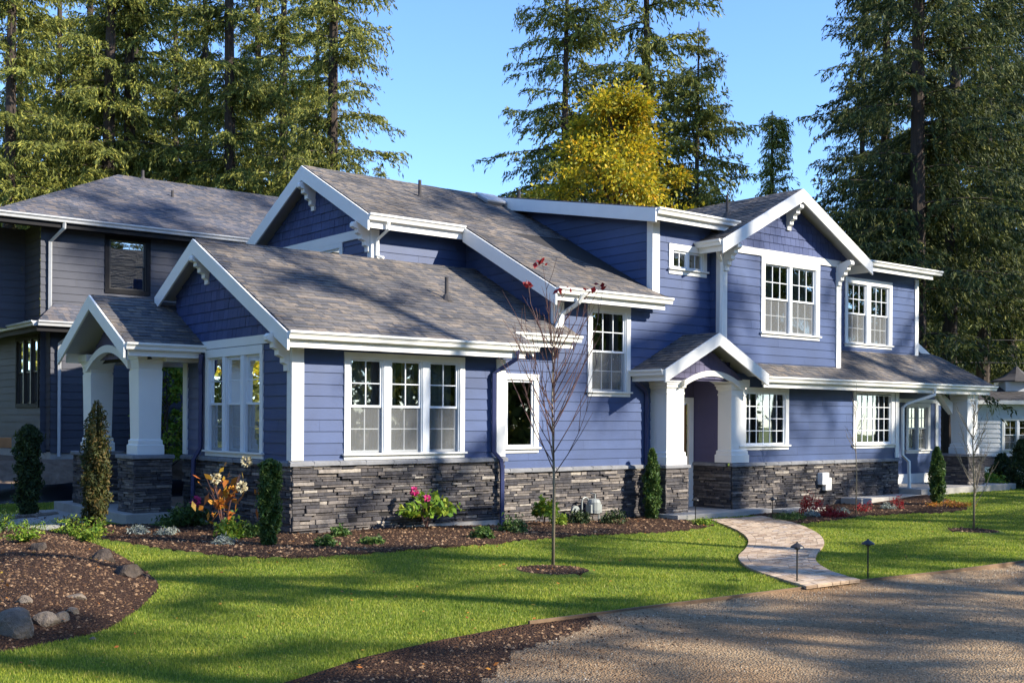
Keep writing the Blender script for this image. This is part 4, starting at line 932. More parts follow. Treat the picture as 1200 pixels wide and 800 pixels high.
# ================================================================== VEGETATION
def leafquads(c, size, asp, seed, droop=0., along=None):                # c (N,3) centres -> diamond leaves
    rg = np.random.default_rng(seed); n = len(c)
    d = rg.normal(size=(n, 3)); d[:, 2] -= droop
    if along is not None: d = along + d * .42
    d /= np.linalg.norm(d, axis=1)[:, None]
    e = np.cross(d, rg.normal(size=(n, 3))); e /= np.linalg.norm(e, axis=1)[:, None] + 1e-9
    L = size * rg.uniform(.6, 1.4, n)[:, None]; Wd = L * asp
    v = np.stack([c - d * L * .5, c + e * Wd * .5 - d * L * .05, c + d * L * .5, c - e * Wd * .5 - d * L * .05], 1)
    return v.reshape(-1, 3)
def fir_data(Ht, cb, R, seed, dens=1., leaf=.165, topw=.9, gap=.0, droop=1., tier=(1.5, .8), sp=.028, jit=.04):
    rg = np.random.default_rng(seed); rnd = random.Random(seed)
    tb = MB(); zs = np.linspace(0, Ht, 10); r0 = .0085 * Ht + .03
    bend = [(math.sin(seed + z * .12) * .12, math.cos(seed * 2 + z * .1) * .12, z) for z in zs]
    ALN = []; tb.tube(bend, [r0 * (1 - z / Ht) ** .8 + .02 for z in zs], 9)
    cents = []; z = cb
    while z < Ht * .985:
        t = (z - cb) / (Ht - cb); prof = min(1, .55 + t * 2.2) * (1 - t) ** topw
        L = max(.35, R * prof * rnd.uniform(.62, 1.12)); az = rnd.uniform(0, 2 * math.pi)
        z += rnd.uniform(.03, .11) * (.7 + .5 * (1 - t)) / dens * (Ht / 28)
        if tier and math.sin(z * 2 * math.pi / tier[0] + math.sin(az + seed) * 1.2 + math.sin(2 * az)) > tier[1]: continue
        if rnd.random() < gap + .10: z += rnd.uniform(.0, .55) * (Ht / 28) ** 2; continue
        rise = rnd.uniform(.0, .22) + .25 * t; dr = rnd.uniform(.35, .62) * droop * (1 - .5 * t)
        pts = []; n = 6; wob = rnd.uniform(-.25, .25)
        f = lambda s: (L * s * math.cos(az + wob * s), L * s * math.sin(az + wob * s), z + L * (rise * s - dr * s * s + .12 * s ** 4))
        tb.tube([f(i / n) for i in range(n + 1)], [max(.008, .02 * L * (1 - i / n) ** 1) * .55 for i in range(n + 1)], 3, False)
        m_ = int(L / .13 * dens ** .3) + 3
        ss = (np.arange(m_) + rg.uniform(0, 1, m_)) / m_; ss = .05 + .95 * ss
        for s in ss:
            bx, by, bz = f(s); side = rnd.choice((-1, 1)); ln = (.22 * L * (1 - s) ** .7 + .30) * rnd.uniform(.45, 1.15)
            a2 = az + side * rnd.uniform(.5, 1.25); k_ = max(2, int(ln / sp))
            q = np.linspace(.05, 1, k_) * ln
            hang = rnd.uniform(.2, 1.3)
            P_ = np.stack([bx + q * math.cos(a2), by + q * math.sin(a2), bz - hang * q * q / max(ln, .3) - .04], -1)
            cents.append(P_ + rg.normal(scale=jit, size=P_.shape)); dd_ = np.gradient(P_, axis=0) if len(P_) > 1 else np.zeros_like(P_); ALN.append(dd_ / (np.linalg.norm(dd_, axis=1)[:, None] + 1e-6))
    c = np.concatenate(cents); nrm = np.zeros_like(c)
    return tb, leafquads(c, leaf * 1.15, .26, seed, .35, np.concatenate(ALN))
FIR = {}
LEAF = .27
def tree(name, kind, x, y, rot=0, s=1., label='', group=None, make=None, mat='fir', cat='tree'):
    if kind not in FIR:
        tb, lv = make(); r = empty(name, (x, y, 0)); tb.build('trunk', M['bark'], r); npmesh('crown', lv, 4, M[mat], r); FIR[kind] = (r, mat)
    else:
        src, m0 = FIR[kind]; r = src.copy(); COL.objects.link(r)
        for k_ in ('label', 'category', 'group'):
            if k_ in r: del r[k_]
        for ch in list(src.children):
            c = ch.copy(); COL.objects.link(c); c.parent = r
            if ch.name.startswith('crown') and mat != m0: c.material_slots[0].link = 'OBJECT'; c.material_slots[0].material = M[mat]
    r.location = (x, y, float(gh(x, y)) - .1); r.rotation_euler = (0, 0, rot); r.scale = (s, s, s)
    tag(r, label, cat, group); return r
mkA = lambda: fir_data(33, 7, 4.6, 11, 1.0)
mkB = lambda: fir_data(30, 5, 4.2, 23, .95, topw=.8)
mkC = lambda: fir_data(22, 3, 3.9, 31, 1.05, topw=.75)
mkD = lambda: fir_data(12, .6, 1.9, 47, 1.3, leaf=.12, tier=None, droop=.7)
mkF = lambda: fir_data(22, 4, 5.1, 67, .9, topw=.66)
mkE = lambda: fir_data(34, 3.4, 5.4, 59, 1.05, topw=.7)
def at(px, Y): return (px - 600) / FPX * Y
gl_ = 'tall firs standing behind the two houses'
tree('fir_tree', 'A', at(126, 46), 46, .4, 1.0, 'tall fir with bare lower trunk behind the grey house roof, left of its twin trunk', gl_, mkA)
tree('fir_tree', 'B', at(146, 47), 47, 2.0, 1.08, 'tall fir close beside another trunk behind the grey house roof', gl_, mkB)
tree('fir_tree', 'A', at(268, 46), 46, 3.6, .98, 'tall fir with thick dark trunk rising above the grey roof ridge', gl_)
tree('fir_tree', 'B', at(392, 44), 44, 5.0, 1.0, 'large sunlit fir left of the open sky, behind the upper gable peak', gl_)
tree('fir_tree', 'B', at(10, 44), 44, 1.1, 1.0, 'tall fir at the far left edge of the photo', gl_)
tree('fir_tree', 'C', at(66, 52), 52, 1.0, 1.2, 'fir filling the gap between the leftmost fir and the twin trunks', gl_, mkC)
tree('fir_tree', 'C', at(205, 56), 56, 4.0, 1.15, 'fir behind the grey house, between the twin trunks and the thick dark trunk', gl_)
tree('fir_tree', 'E', at(330, 56), 56, 2.5, .95, 'dense dark fir further back, seen left of the upper gable peak', gl_, mkE)
tree('fir_tree', 'E', at(160, 66), 66, .5, 1.0, 'fir in the second row behind the twin trunks', gl_)
tree('fir_tree', 'E', at(20, 64), 64, 3.3, 1.0, 'fir in the second row behind the leftmost fir', gl_)
tree('fir_tree', 'C', at(445, 62), 62, 1.5, .72, 'small fir low behind the upper roof ridge at left', gl_)
tree('fir_tree', 'E', at(100, 58), 58, 4.1, 1.0, 'fir in the second row just left of the twin trunks', gl_)
tree('fir_tree', 'E', at(238, 62), 62, 5.6, 1.0, 'fir in the second row left of the thick dark trunk', gl_)
tree('fir_tree', 'B', at(300, 60), 60, 2.9, 1.1, 'fir in the second row right of the thick dark trunk', gl_)
tree('fir_tree', 'E', at(372, 60), 60, .9, .85, 'fir in the second row behind the large sunlit fir', gl_)
# centre
gc = 'firs above the dormer roof'
tree('fir_tree', 'F', at(664, 46), 46, 5.3, 1.04, 'fir left of the yellow tree with top near the photo edge', gc, mkF)
tree('fir_tree', 'F', at(752, 48), 48, 2.3, 1.24, 'tallest fir directly behind the yellow tree', gc)
tree('fir_tree', 'F', at(815, 46), 46, .2, .82, 'shorter fir right of the yellow tree', gc)
tree('fir_tree', 'D', at(908, 60), 60, .2, 1.62, 'small slim conical fir alone against the sky', gc, mkD)
tree('fir_tree', 'D', at(938, 56), 56, 2.2, 1.0, 'small fir half hidden behind the front gable peak', gc)
# right
gr2 = 'dark firs at the right side'
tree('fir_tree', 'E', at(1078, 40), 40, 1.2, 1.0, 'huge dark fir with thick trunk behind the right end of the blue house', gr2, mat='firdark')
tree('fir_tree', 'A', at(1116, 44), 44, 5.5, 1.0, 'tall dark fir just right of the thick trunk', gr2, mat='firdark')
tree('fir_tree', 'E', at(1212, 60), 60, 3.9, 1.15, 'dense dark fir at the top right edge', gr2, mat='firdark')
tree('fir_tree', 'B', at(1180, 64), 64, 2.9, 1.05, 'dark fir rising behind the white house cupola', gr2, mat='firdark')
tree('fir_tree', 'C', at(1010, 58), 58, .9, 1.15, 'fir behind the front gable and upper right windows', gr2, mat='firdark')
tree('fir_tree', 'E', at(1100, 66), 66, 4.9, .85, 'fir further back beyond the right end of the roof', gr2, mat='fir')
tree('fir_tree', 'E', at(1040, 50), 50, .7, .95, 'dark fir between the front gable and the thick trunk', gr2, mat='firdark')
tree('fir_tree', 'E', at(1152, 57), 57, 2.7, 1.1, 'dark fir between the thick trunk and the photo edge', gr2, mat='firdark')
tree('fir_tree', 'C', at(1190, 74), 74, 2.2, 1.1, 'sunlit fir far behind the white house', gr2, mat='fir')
def sq(s_, q_): return .94 * q_ + .34 * s_, -.34 * q_ + .94 * s_       # across and along the direction of the sun
SHADE = [(*sq(a_, b_), 'S', c_, d_) for a_, b_, c_, d_ in ((2.5, 19, .85, .3), (6.5, 24, .95, 1.1), (10.3, 19, .8, 2.2), (13.5, 27, 1.0, .8), (17, 21, .85, 3.1), (29, 27, .95, 2.9), (33, 34, 1.0, 1.7), (-2, 26, .9, 3.3), (23.5, 35, 1.35, .2), (29, 40, 1.3, 1.9))] + [
         (-14, -16, 'A', .9, 1), (-4, -22, 'B', .95, 2), (5, -19, 'A', .85, 3), (-24, -12, 'B', .9, 5), (-20, 0, 'A', .8, 6), (-28, 14, 'B', .9, 1.5), (29, 25, 'E', .8, 1.2), (36, 30, 'E', .9, 3.2), (33, 36, 'E', .95, 4.2), (46, 24, 'E', 1.0, .4), (55, 34, 'E', 1.0, 5.4)]
mkS = lambda: fir_data(36, 3.5, 4.8, 91, .8, leaf=.24, topw=.75, tier=(2.6, -.25), sp=.04)
# firs standing right of the view that shade the lawn and the front, and others behind the viewer
go = 'tall firs around the drive outside the view'
for i, (x, y, kd_, s_, r_) in enumerate(SHADE):
    tree('fir_tree', kd_, x, y, r_, s_, 'tall fir beside the drive, outside the photo', go, mkS)
# deciduous trees
def blobtree(Ht, R, cb, seed, n=30000, leaf=.13, clumps=140, zs=1., rtop=.15):
    rg = np.random.default_rng(seed); rnd = random.Random(seed); tb = MB(); r0 = Ht * .016
    tb.tube([(0, 0, 0), (.05, .03, Ht * .35), (0, .1, Ht * .8)], [r0, r0 * .7, r0 * .15], 8); C_ = []
    for i in range(clumps):
        t = rnd.random() ** .85; z = cb + (Ht - cb) * t
        rr = R * (math.sin(math.pi * (.2 + .78 * t)) ** .55 * (1 - t * .25) + rtop * (1 - t)); a = rnd.uniform(0, 2 * math.pi); q = rr * rnd.uniform(.3, 1.05)
        p = (q * math.cos(a), q * math.sin(a), z); C_.append((p, rnd.uniform(.35, .8) * R * .34))
        if i % 2 == 0: zb_ = max(cb * .6, z - q * 1.1); tb.tube([(0, 0, zb_), (p[0] * .5, p[1] * .5, zb_ + (z - zb_) * .6), p], [r0 * .35, r0 * .2, .01], 4, False)
    m_ = n // clumps; c = np.concatenate([np.array(p) + rg.normal(size=(m_, 3)) * np.array([r_, r_, r_ * .7]) * .55 for p, r_ in C_])
    return tb, leafquads(c, leaf, .7, seed, .3)
tree('yellow_tree', 'Y', at(722, 38), 38, 0, .94, 'bright yellow autumn tree behind the dormer roof', None, lambda: blobtree(13.1, 3.5, 3.0, 5, 46000, .13, 120), 'yellow')
tree('yellow_tree', 'Y', -21, 25, 2, .85, 'yellow autumn tree left of the porch, outside the photo', None, None, 'yellow')
tree('yellow_tree', 'Y', -27, 33, 4, .9, 'second yellow autumn tree further left, outside the photo', None, None, 'orange')
tree('leafy_tree', 'Y2', at(612, 42), 42, 1, .62, 'low yellow green tree peeping over the roof left of the yellow tree', None, lambda: blobtree(13, 3, 3, 15, 20000, .16, 120), 'brightgreen')
x_, y_, _z = W(2.2, 10.3); tree('leafy_tree', 'Y3', x_, y_, 0, 1, 'small yellow green tree seen between the porch column and blue wall', None, lambda: blobtree(3.3, .75, .5, 25, 9000, .07, 70), 'brightgreen')
# far wood, nobody could count its trees
def wood():
    rg = np.random.default_rng(77); cs_ = []
    for i in range(420):
        px = rg.uniform(-160, 1330); Y = rg.uniform(84, 115); x = at(px, Y); h = rg.uniform(8, 13) * (1.7 if (px < 420 or px > 1000) else .72)
        if i >= 150:
            a_ = rg.uniform(math.pi * .74, math.pi * 2.10); rad = rg.uniform(46, 70); x = rad * math.cos(a_); Y = 6 + rad * math.sin(a_); h = rg.uniform(12, 21)
        m_ = 520; t = rg.random(m_) ** .8; rr = 2.6 * (1 - t) ** .7 * rg.uniform(.4, 1.1, m_); a = rg.uniform(0, 6.28, m_)
        cs_.append(np.stack([x + rr * np.cos(a), Y + rr * np.sin(a), t * h - 1], -1))
    o = npmesh('far_wood', leafquads(np.concatenate(cs_), .75, .6, 5, .4), 4, M['fir']); tag(o, 'distant wood of mixed trees behind the houses', 'wood', kind='stuff')
wood()
# brush behind the white house
# ---- shrubs
def put(name, loc, lv, mat, label, cat='shrub', group=None, stems=None, extra=None, rz=0):
    r = empty(name, (loc[0], loc[1], float(height(np.array([loc[0]]), np.array([loc[1]]))[0])), rz)
    npmesh('foliage', lv, 4, M[mat], r)
    if stems: stems.build('stem', M['twig'], r)
    if extra:
        for nm, v_, mt in extra: npmesh(nm, v_, 4, M[mt], r)
    tag(r, label, cat, group); return r
def columnleaves(h, r, n, leaf, seed, taper=.6, ragged=.0):
    rg = np.random.default_rng(seed); z = rg.random(n) ** .9; a = rg.uniform(0, 6.28, n)
    prof = np.minimum(1, .62 + z * 1.6) * (1 - np.clip((z - taper) / (1 - taper + 1e-6), 0, 1) ** 1.6 * .8)
    lump = 1 + .2 * np.sin(a * 3 + z * 13 + seed) + .16 * np.sin(a * 5 - z * 23) + .1 * np.sin(a * 2 + z * 37)
    rr = r * prof * lump * np.sqrt(rg.uniform(.2, 1.0, n)) * np.where(rg.random(n) < .05, 1.22, 1); zz = z * h * (1 + ragged * .25 * np.sin(a * 4 + seed) * z)
    return leafquads(np.stack([rr * np.cos(a), rr * np.sin(a), zz], -1), leaf, .35, seed, -.9)
gcol = 'columnar evergreens along the house'
put('columnar_shrub', G(33, 603), columnleaves(1.62, .205, 9000, .07, 1, .9), 'yew', 'dark green columnar yew at the far left, beside the porch step', 'shrub', gcol)
put('columnar_shrub', G(112, 626), columnleaves(1.66, .175, 9000, .065, 2, .82, .8), 'juniper', 'ragged bronze green columnar shrub in front of the porch pier', 'shrub', gcol)
put('columnar_shrub', G(316, 640), columnleaves(1.17, .135, 8000, .055, 3, .95), 'green', 'green columnar shrub with flat top before the stone corner of the front wing', 'shrub', gcol)
put('columnar_shrub', G(764, 609), columnleaves(1.35, .155, 8000, .06, 4, .45), 'green', 'pointed columnar evergreen beside the front entry pier', 'shrub', gcol)
put('columnar_shrub', G(1098, 592), columnleaves(1.25, .15, 6000, .07, 6, .6), 'green', 'columnar evergreen in front of the far right porch slab', 'shrub', gcol)
for x, Y, h_, lab in ((1175, 31, .9, 'small cone shaped evergreen at the lawn edge before the white house'), (1197, 30, 1.3, 'cone shaped evergreen at the right photo edge before the white house')):
    put('conical_shrub', (at(x, Y), Y), columnleaves(h_, .38, 5000, .09, x, .1), 'yew', lab, 'shrub', 'cone shaped evergreens at the lawn edge')
def ball(r, h, n, leaf, asp, seed, droop=-.3, base=.0):
    rg = np.random.default_rng(seed); K = 26; cc = rg.normal(size=(K, 3)); cc /= np.linalg.norm(cc, axis=1)[:, None]; cc[:, 2] = np.abs(cc[:, 2]) * .9
    cc *= rg.uniform(.45, .95, K)[:, None]; i = rg.integers(0, K, n); p = cc[i] + rg.normal(size=(n, 3)) * .17
    p = p * np.array([r, r, h]); p[:, 2] = np.abs(p[:, 2]) + base; return leafquads(p, leaf, asp, seed, droop)
def stemsmb(r, h, n, seed, th=.006):
    rnd = random.Random(seed); m_ = MB()
    for i in range(n):
        a = rnd.uniform(0, 6.28); q = r * rnd.uniform(.3, .9); m_.tube([(0, 0, -.02), (q * .4 * math.cos(a), q * .4 * math.sin(a), h * .5), (q * math.cos(a), q * math.sin(a), h * rnd.uniform(.75, 1))], [th, th * .8, th * .4], 5, False)
    return m_
# rhododendron with pink blooms
def bloom(c, r, n, leaf, seed): rg = np.random.default_rng(seed); p = rg.normal(size=(n, 3)); p /= np.linalg.norm(p, axis=1)[:, None]; return leafquads(np.array(c) + p * r, leaf, .8, seed)
rg_ = np.random.default_rng(9)
put('rhododendron', G(500, 621), np.concatenate([ball(.46, .34, 420, .13, .45, 12, -.2, .22)]), 'brightgreen', 'leafy rhododendron with pink blooms before the stone base of the front wing', 'shrub', None, stemsmb(.3, .45, 14, 3),
    [('bloom', bloom((-.19, -.12, .60), .055, 60, .06, 1), 'pink'), ('bloom', bloom((.02, -.25, .50), .045, 40, .05, 2), 'pink')])
# hydrangea in autumn colours
hy = []
for i, (a, b, c) in enumerate(((-.10, -.1, .83), (.30, -.1, .70), (.12, .0, .62), (.33, .05, 1.08), (-.02, -.15, .45))): hy.append(('flower_head', bloom((a, b, c), .075, 90, .05, 20 + i), 'cream' if i in (0, 1, 3) else 'orange'))
put('hydrangea', G(262, 626), np.concatenate([leafquads(rg_.normal(size=(46, 3)) * np.array([.22, .18, .20]) + np.array([.05, 0, .58]), .16, .5, 8, 1.2), leafquads(rg_.normal(size=(16, 3)) * np.array([.14, .1, .1]) + np.array([.0, 0, .22]), .13, .45, 18, 1.2)]), 'orange',
    'hydrangea with cream flower heads and orange autumn leaves by the side window', 'shrub', None, stemsmb(.4, .9, 9, 5, .008), hy)
put('low_shrub', G(215, 618), ball(.42, .36, 1300, .07, .5, 30, -.1), 'green', 'dark green low shrub with pink tips beside the porch slab', 'shrub', None, None, [('bloom', bloom((.22, -.1, .40), .07, 40, .06, 12), 'pink')])
put('low_shrub', G(271, 632), ball(.24, .30, 900, .06, .5, 31), 'brightgreen', 'round yellow green shrub right of the hydrangea', 'shrub')
put('low_shrub', G(296, 631), ball(.22, .22, 700, .06, .5, 32), 'green', 'small green shrub left of the flat topped columnar shrub', 'shrub')
sm = [(382, 641, .15, .15, 'green', 'tiny dark green shrub at the bed front, right of the stone corner'), (397, 630, .15, .16, 'green', 'tiny green shrub close to the stone base, right of the stone corner'),
      (436, 639, .17, .12, 'green', 'low green shrub midway to the rhododendron'), (565, 632, .18, .15, 'green', 'low green shrub left of the dark downspout foot'),
      (602, 625, .24, .26, 'green', 'bushy green shrub right of the dark downspout foot'), (655, 616, .16, .2, 'brightgreen', 'small bright shrub just right of the young tree trunk'),
      (679, 614, .24, .26, 'yew', 'dark shrub left of the gas meter'), (719, 615, .28, .27, 'yew', 'dark shrub right of the gas meter')]
for i, (px, py, r_, h_, mt, lab) in enumerate(sm): put('low_shrub', G(px, py), ball(r_, h_, 650, .055, .45, 40 + i), mt, lab, 'shrub', 'small shrubs in the front bed')
put('leafy_shrub', G(638, 617), ball(.22, .34, 500, .10, .5, 55, -.3, .16), 'brightgreen', 'upright bright green shrub left of the young tree trunk', 'shrub', None, stemsmb(.15, .35, 6, 6))
for i, (px, py, lab) in enumerate(((162, 627, 'silvery low plant in front of the porch slab corner'), (195, 628, 'silvery low plant between porch slab and hydrangea'), (262, 640, 'silvery blue plant at the front of the bed below the hydrangea'), (950, 606, 'pale silver plant between the two red shrubs'), (985, 603, 'pale silver plant right of the red shrubs'), (1040, 597, 'grey green plant beside the side slab'))):
    put('silver_plant', G(px, py), ball(.17, .12, 420, .07, .22, 60 + i), 'silver', lab, 'plant', 'silvery low plants')
for i, (px, py, r_, h_, lab) in enumerate(((950, 604, .26, .42, 'taller dark red shrub by the entry walk'), (977, 606, .36, .22, 'spreading bright red shrub in the right bed'), (1012, 600, .24, .2, 'small reddish shrub near the side slab'), (1052, 596, .2, .3, 'thin russet shrub by the far right porch'))):
    put('red_shrub', G(px, py), ball(r_, h_, 650 if i < 2 else 200, .07, .25, 70 + i), 'red', lab, 'shrub', 'red leaved shrubs', stemsmb(r_ * .7, h_, 6, i))
put('low_shrub', G(925, 610), ball(.34, .17, 800, .06, .25, 81), 'green', 'feathery olive plant beside the entry step', 'plant')
put('low_shrub', G(826, 616), ball(.22, .12, 400, .05, .4, 82), 'brightgreen', 'yellow green ground plant at the end of the bed beside the walk', 'plant')
put('low_shrub', G(1110, 594), ball(.5, .12, 600, .05, .4, 83), 'orange', 'fallen yellow foliage around the far right columnar evergreen', 'plant')
put('low_shrub', (at(1162, 30), 30), ball(.45, .45, 700, .10, .4, 84), 'brightgreen', 'bright green bush right of the far porch pier', 'shrub')
# mound plants
def fern(seed, n=26, L=.42):
    rg = np.random.default_rng(seed); cs_ = []
    for i in range(n):
        a = rg.uniform(0, 6.28); l = L * rg.uniform(.6, 1.1); up_ = rg.uniform(.5, 1.1); t = np.linspace(.1, 1, 22)
        cs_.append(np.stack([l * t * np.cos(a) * .6, l * t * np.sin(a) * .6, l * (up_ * t - .35 * t * t)], -1) + rg.normal(scale=.012, size=(22, 3)))
    return leafquads(np.concatenate(cs_), .055, .3, seed)
put('fern', G(98, 640), fern(1, 46, .6), 'brightgreen', 'feathery green fern at the back of the mulch mound, below the bronze columnar shrub', 'plant', 'feathery plants on the mulch mound')
put('fern', G(28, 652), fern(2, 34, .42), 'brightgreen', 'pale green low fern on the mulch mound near the left photo edge', 'plant', 'feathery plants on the mulch mound')
put('fern', G(-6, 640), fern(3, 40, .55), 'green', 'dark green fern cut by the left photo edge', 'plant', 'feathery plants on the mulch mound')
put('low_shrub', G(84, 628), ball(.25, .3, 600, .06, .3, 91), 'juniper', 'brownish shrub just left of the bronze columnar shrub foot', 'shrub')
# boulders
def rock(px, py, sx, sy, sz, seed, label, mat='rock', group='boulders on the mulch mound', sink=.42):
    import bmesh
    rnd = random.Random(seed); bm = bmesh.new(); bmesh.ops.create_icosphere(bm, subdivisions=3, radius=1)
    pl = [(Vector((rnd.gauss(0, 1), rnd.gauss(0, 1), rnd.gauss(0, 1))).normalized(), rnd.uniform(.62, .9)) for _ in range(13)]
    for v in bm.verts:
        for n_, d_ in pl:
            k_ = v.co.dot(n_) - d_
            if k_ > 0: v.co -= n_ * k_
        v.co += Vector((rnd.gauss(0, 1), rnd.gauss(0, 1), rnd.gauss(0, 1))) * .012; v.co = Vector((v.co.x * sx, v.co.y * sy, v.co.z * sz))
    me = D.meshes.new('boulder'); bm.to_mesh(me); bm.free(); me.materials.append(M[mat]); o = D.objects.new('boulder', me); COL.objects.link(o)
    x, y, z = G(px, py); hz = float(height(np.array([x]), np.array([y]))[0]); o.location = (x, y, hz + sz * (1 - sink * 2) * .5); o.rotation_euler = (0, 0, rnd.uniform(0, 3)); tag(o, label, 'boulder', group)
rock(14, 750, .25, .18, .17, 1, 'large smooth grey boulder cut by the left photo edge')
rock(54, 742, .12, .09, .09, 2, 'pale sunlit stone right of the large grey boulder'); rock(72, 738, .08, .07, .07, 3, 'tan stone at the right of the sunlit rock group')
rock(30, 730, .07, .06, .06, 4, 'small pinkish stone above the large grey boulder'); rock(84, 731, .07, .06, .05, 5, 'small brown stone ending the rock group at right')
rock(88, 718, .12, .05, .04, 6, 'flat grey stone lying alone in the mulch'); rock(120, 667, .16, .14, .13, 7, 'brown boulder at the back of the mulch mound', 'darkrock'); rock(148, 682, .19, .16, .13, 8, 'rough dark brown boulder at the right tip of the mound', 'darkrock')
rock(46, 662, .15, .12, .11, 9, 'dark boulder between the two ferns', 'darkrock'); rock(108, 748, .03, .03, .02, 10, 'tiny pale stone near the mound front edge')
# young trees
def youngtree(px, py, Ht, seed, label, spread=.55, fork=.36, red=False, th=.024, n=20, twigmat='twig'):
    rnd = random.Random(seed); x, y, _ = G(px, py); r = empty('young_tree', (x, y, float(height(np.array([x]), np.array([y]))[0])))
    m_ = MB(); m_.tube([(0, 0, -.05), (.01, 0, Ht * .3), (-.02, 0.01, Ht * .62), (0, 0, Ht * .98)], [th, th * .8, th * .45, .003], 8); m_.build('trunk', M['youngbark'], r, smooth=True)
    m_ = MB(); tips = []
    for i in range(n):
        z0 = Ht * (fork + (.9 - fork) * (i / n)) * rnd.uniform(.92, 1.05); a = rnd.uniform(0, 6.28); L = Ht * spread * (1 - .6 * i / n) * rnd.uniform(.6, 1.05); st = rnd.uniform(.8, 1.35)
        p = []
        for t in (0, .25, .5, .75, 1): rr = L * (.62 * t - .22 * t * t); p.append((rr * math.cos(a) + rnd.gauss(0, .018) * t, rr * math.sin(a) + rnd.gauss(0, .018) * t, z0 + L * st * t * .75))
        m_.tube(p, [th * .34, th * .27, th * .2, th * .14, .0022], 5, False); tips.append(p[-1])
        for j in range(3):
            q = p[1 + j]; a2 = a + rnd.uniform(-1.2, 1.2); l2 = L * rnd.uniform(.2, .4)
            e_ = (q[0] + l2 * .5 * math.cos(a2), q[1] + l2 * .5 * math.sin(a2), q[2] + l2 * .85); m_.tube([q, ((q[0] + e_[0]) / 2 + .01, (q[1] + e_[1]) / 2, (q[2] + e_[2]) / 2), e_], [.0045, .0035, .002], 4, False)
    m_.build('branches', M[twigmat], r)
    if red:
        c = []
        for tp in sorted(tips, key=lambda p: -p[2])[:5]: c.append(np.array(tp) + np.random.default_rng(len(c)).normal(scale=.035, size=(6, 3)))
        npmesh('leaves', leafquads(np.concatenate(c), .075, .7, 3, .6), 4, M['red'], r)
    tag(r, label, 'tree', 'young trees planted on the lawn and in the beds'); return r
youngtree(648, 664, 3.2, 4, 'young bare tree with reddish twigs and few red leaves, in the front lawn', .62, .36, True, .021, 32)
youngtree(1141, 622, 2.45, 8, 'thin bare young tree in the lawn before the far right porch', .5, .18, False, .022, 24, 'youngbark')
youngtree(1003, 603, 2.75, 12, 'very thin bare sapling in the bed between the two lower windows', .22, .45, False, .014, 12, 'youngbark')
# mulch is a ring round the first; a sapling of leaves right of the frame
# ---- path lights
def lamp():
    r = empty('path_light', (0, 0, 0)); m_ = MB(); m_.tube([(0, 0, -.1), (0, 0, .40)], .009, 8); m_.build('post', M['steel'], r)
    m_ = MB(); m_.lathe((0, 0, .40), [(.012, -.03), (.03, -.02), (.032, 0), (.075, -.005), (.07, .01), (.03, .035), (.012, .045), (.008, .06)], 14); m_.build('lamp_shade', M['steel'], r); return r
L0 = lamp()
for i, (px, py, lab) in enumerate(((934, 684, 'path light at the left of the walk, nearest the drive'), (1017, 678, 'path light in the right lawn corner, where walk meets drive'), (905, 609, 'path light at the entry step, right of the walk'), (815, 610, 'path light before the front entry pier, left of the walk'))):
    if i == 0: r = L0
    else:
        r = L0.copy(); COL.objects.link(r)
        for ch in L0.children: c = ch.copy(); COL.objects.link(c); c.parent = r
    r.location = G(px, py); tag(r, lab, 'lamp', 'dark metal path lights')
# ---- silt fence, plank, cables
m_ = MB(); rnd = random.Random(3); n = 60; pts = [W(-6.5 + 14 * i / n, 9.3 + .12 * math.sin(i * .7)) for i in range(n + 1)]
F0 = lambda i, z, k_: (pts[i][0], pts[i][1] + k_, float(gh(pts[i][0], pts[i][1])) + z)
rows = [(-.3, -.15), (-.05, -.08), (.05, .04), (.16, -.03), (.26, .05), (.38, 0)]
vs_ = [F0(i, z + .02 * math.sin(i * .9 + z * 20), k_ + rnd.uniform(-.04, .04)) for z, k_ in rows for i in range(n + 1)]
m_.add(vs_, [(j * (n + 1) + i, j * (n + 1) + i + 1, (j + 1) * (n + 1) + i + 1, (j + 1) * (n + 1) + i) for j in range(len(rows) - 1) for i in range(n)])
o = m_.build('plastic_sheet', M['blackplastic'], smooth=True); md = o.modifiers.new('s', 'SOLIDIFY'); md.thickness = .01
tag(o, 'crumpled black plastic silt fence along the bare soil at left', 'fence')
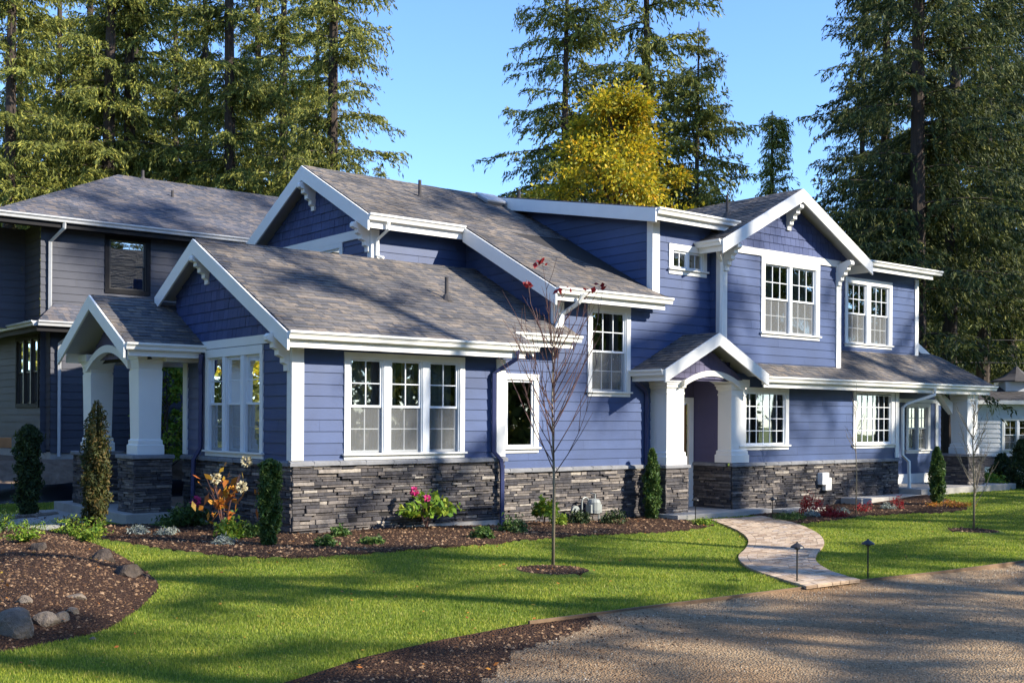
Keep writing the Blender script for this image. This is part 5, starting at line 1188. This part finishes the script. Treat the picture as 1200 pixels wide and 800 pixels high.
px_, py_, pz_ = W(-2.2, 12.2); m_ = MB(); m_.box(-1.5, 1.5, -.15, .15, .28, .52); o = m_.build('wooden_plank', M['orangewood'], bevel=.01); o.location = (px_, py_, .78); o.rotation_euler = (0, 0, YAW); tag(o, 'orange brown timber beam lying by the grey house wall', 'timber')
m_ = MB()
for (dx, dz) in ((0, 0), (.35, .1)): 
    pass
for i, (Y, z0) in enumerate(((52, 5.35), (50, 4.2))):
    m_ = MB(); m_.tube([(8 + (70 - 8) * t, Y, z0 + .3 - 1.6 * (t - t * t) * .6 + t * .2) for t in np.linspace(0, 1, 30)], .02, 5); tag(m_.build('overhead_cable', M['slate']), ('upper' if i == 0 else 'lower') + ' of two thin overhead cables crossing the dark trees at right', 'cable', 'overhead cables at the right')
# paved strip and concrete walk leading to the side porch, at the left
m_ = MB(); P = [G(*p) for p in ((-60, 606), (60, 600), (100, 612), (55, 622), (-60, 622))]; m_.add([(x, y, .012) for x, y, z in P], [(0, 1, 2, 3, 4)]); tag(m_.build('path', M['concrete']), kind='structure')
m_ = MB()
for i in range(16):
    x, y, z = G(12 + i * 3.5, 608.5 - i * .35); m_.lathe((x, y, z), [(.06, -.02), (.07, .03), (.04, .06)], 7)
tag(m_.build('stone_edging', M['rock']), 'short row of small edging stones by the left walk', 'edging')
# brush in the far distance at right

rgf = np.random.default_rng(5); n = 420; d = 7.5 * (22 / 7.5) ** rgf.random(n); a = rgf.uniform(-.46, .47, n); x = a * d; y = d; k = classify(x, y); ok = ((k == LAWN) | (k == MULCH)) & (UVof(x, y)[1] < -.2); x, y = x[ok], y[ok]
c = np.stack([x, y, height(x, y) + .03], -1); nr = rgf.normal(size=c.shape) * .35; nr[:, 2] = 1; e1 = np.cross(nr, rgf.normal(size=c.shape)); e1 /= np.linalg.norm(e1, axis=1)[:, None]; e2 = np.cross(nr / np.linalg.norm(nr, axis=1)[:, None], e1)
sz = rgf.uniform(.012, .026, len(c))[:, None]; v = np.stack([c - e1 * sz, c + e2 * sz * .6, c + e1 * sz, c - e2 * sz * .6], 1).reshape(-1, 3)
tag(npmesh('fallen_leaves', v, 4, M['orange']), 'few small fallen leaves lying about the lawn and beds', 'leaves', kind='stuff')
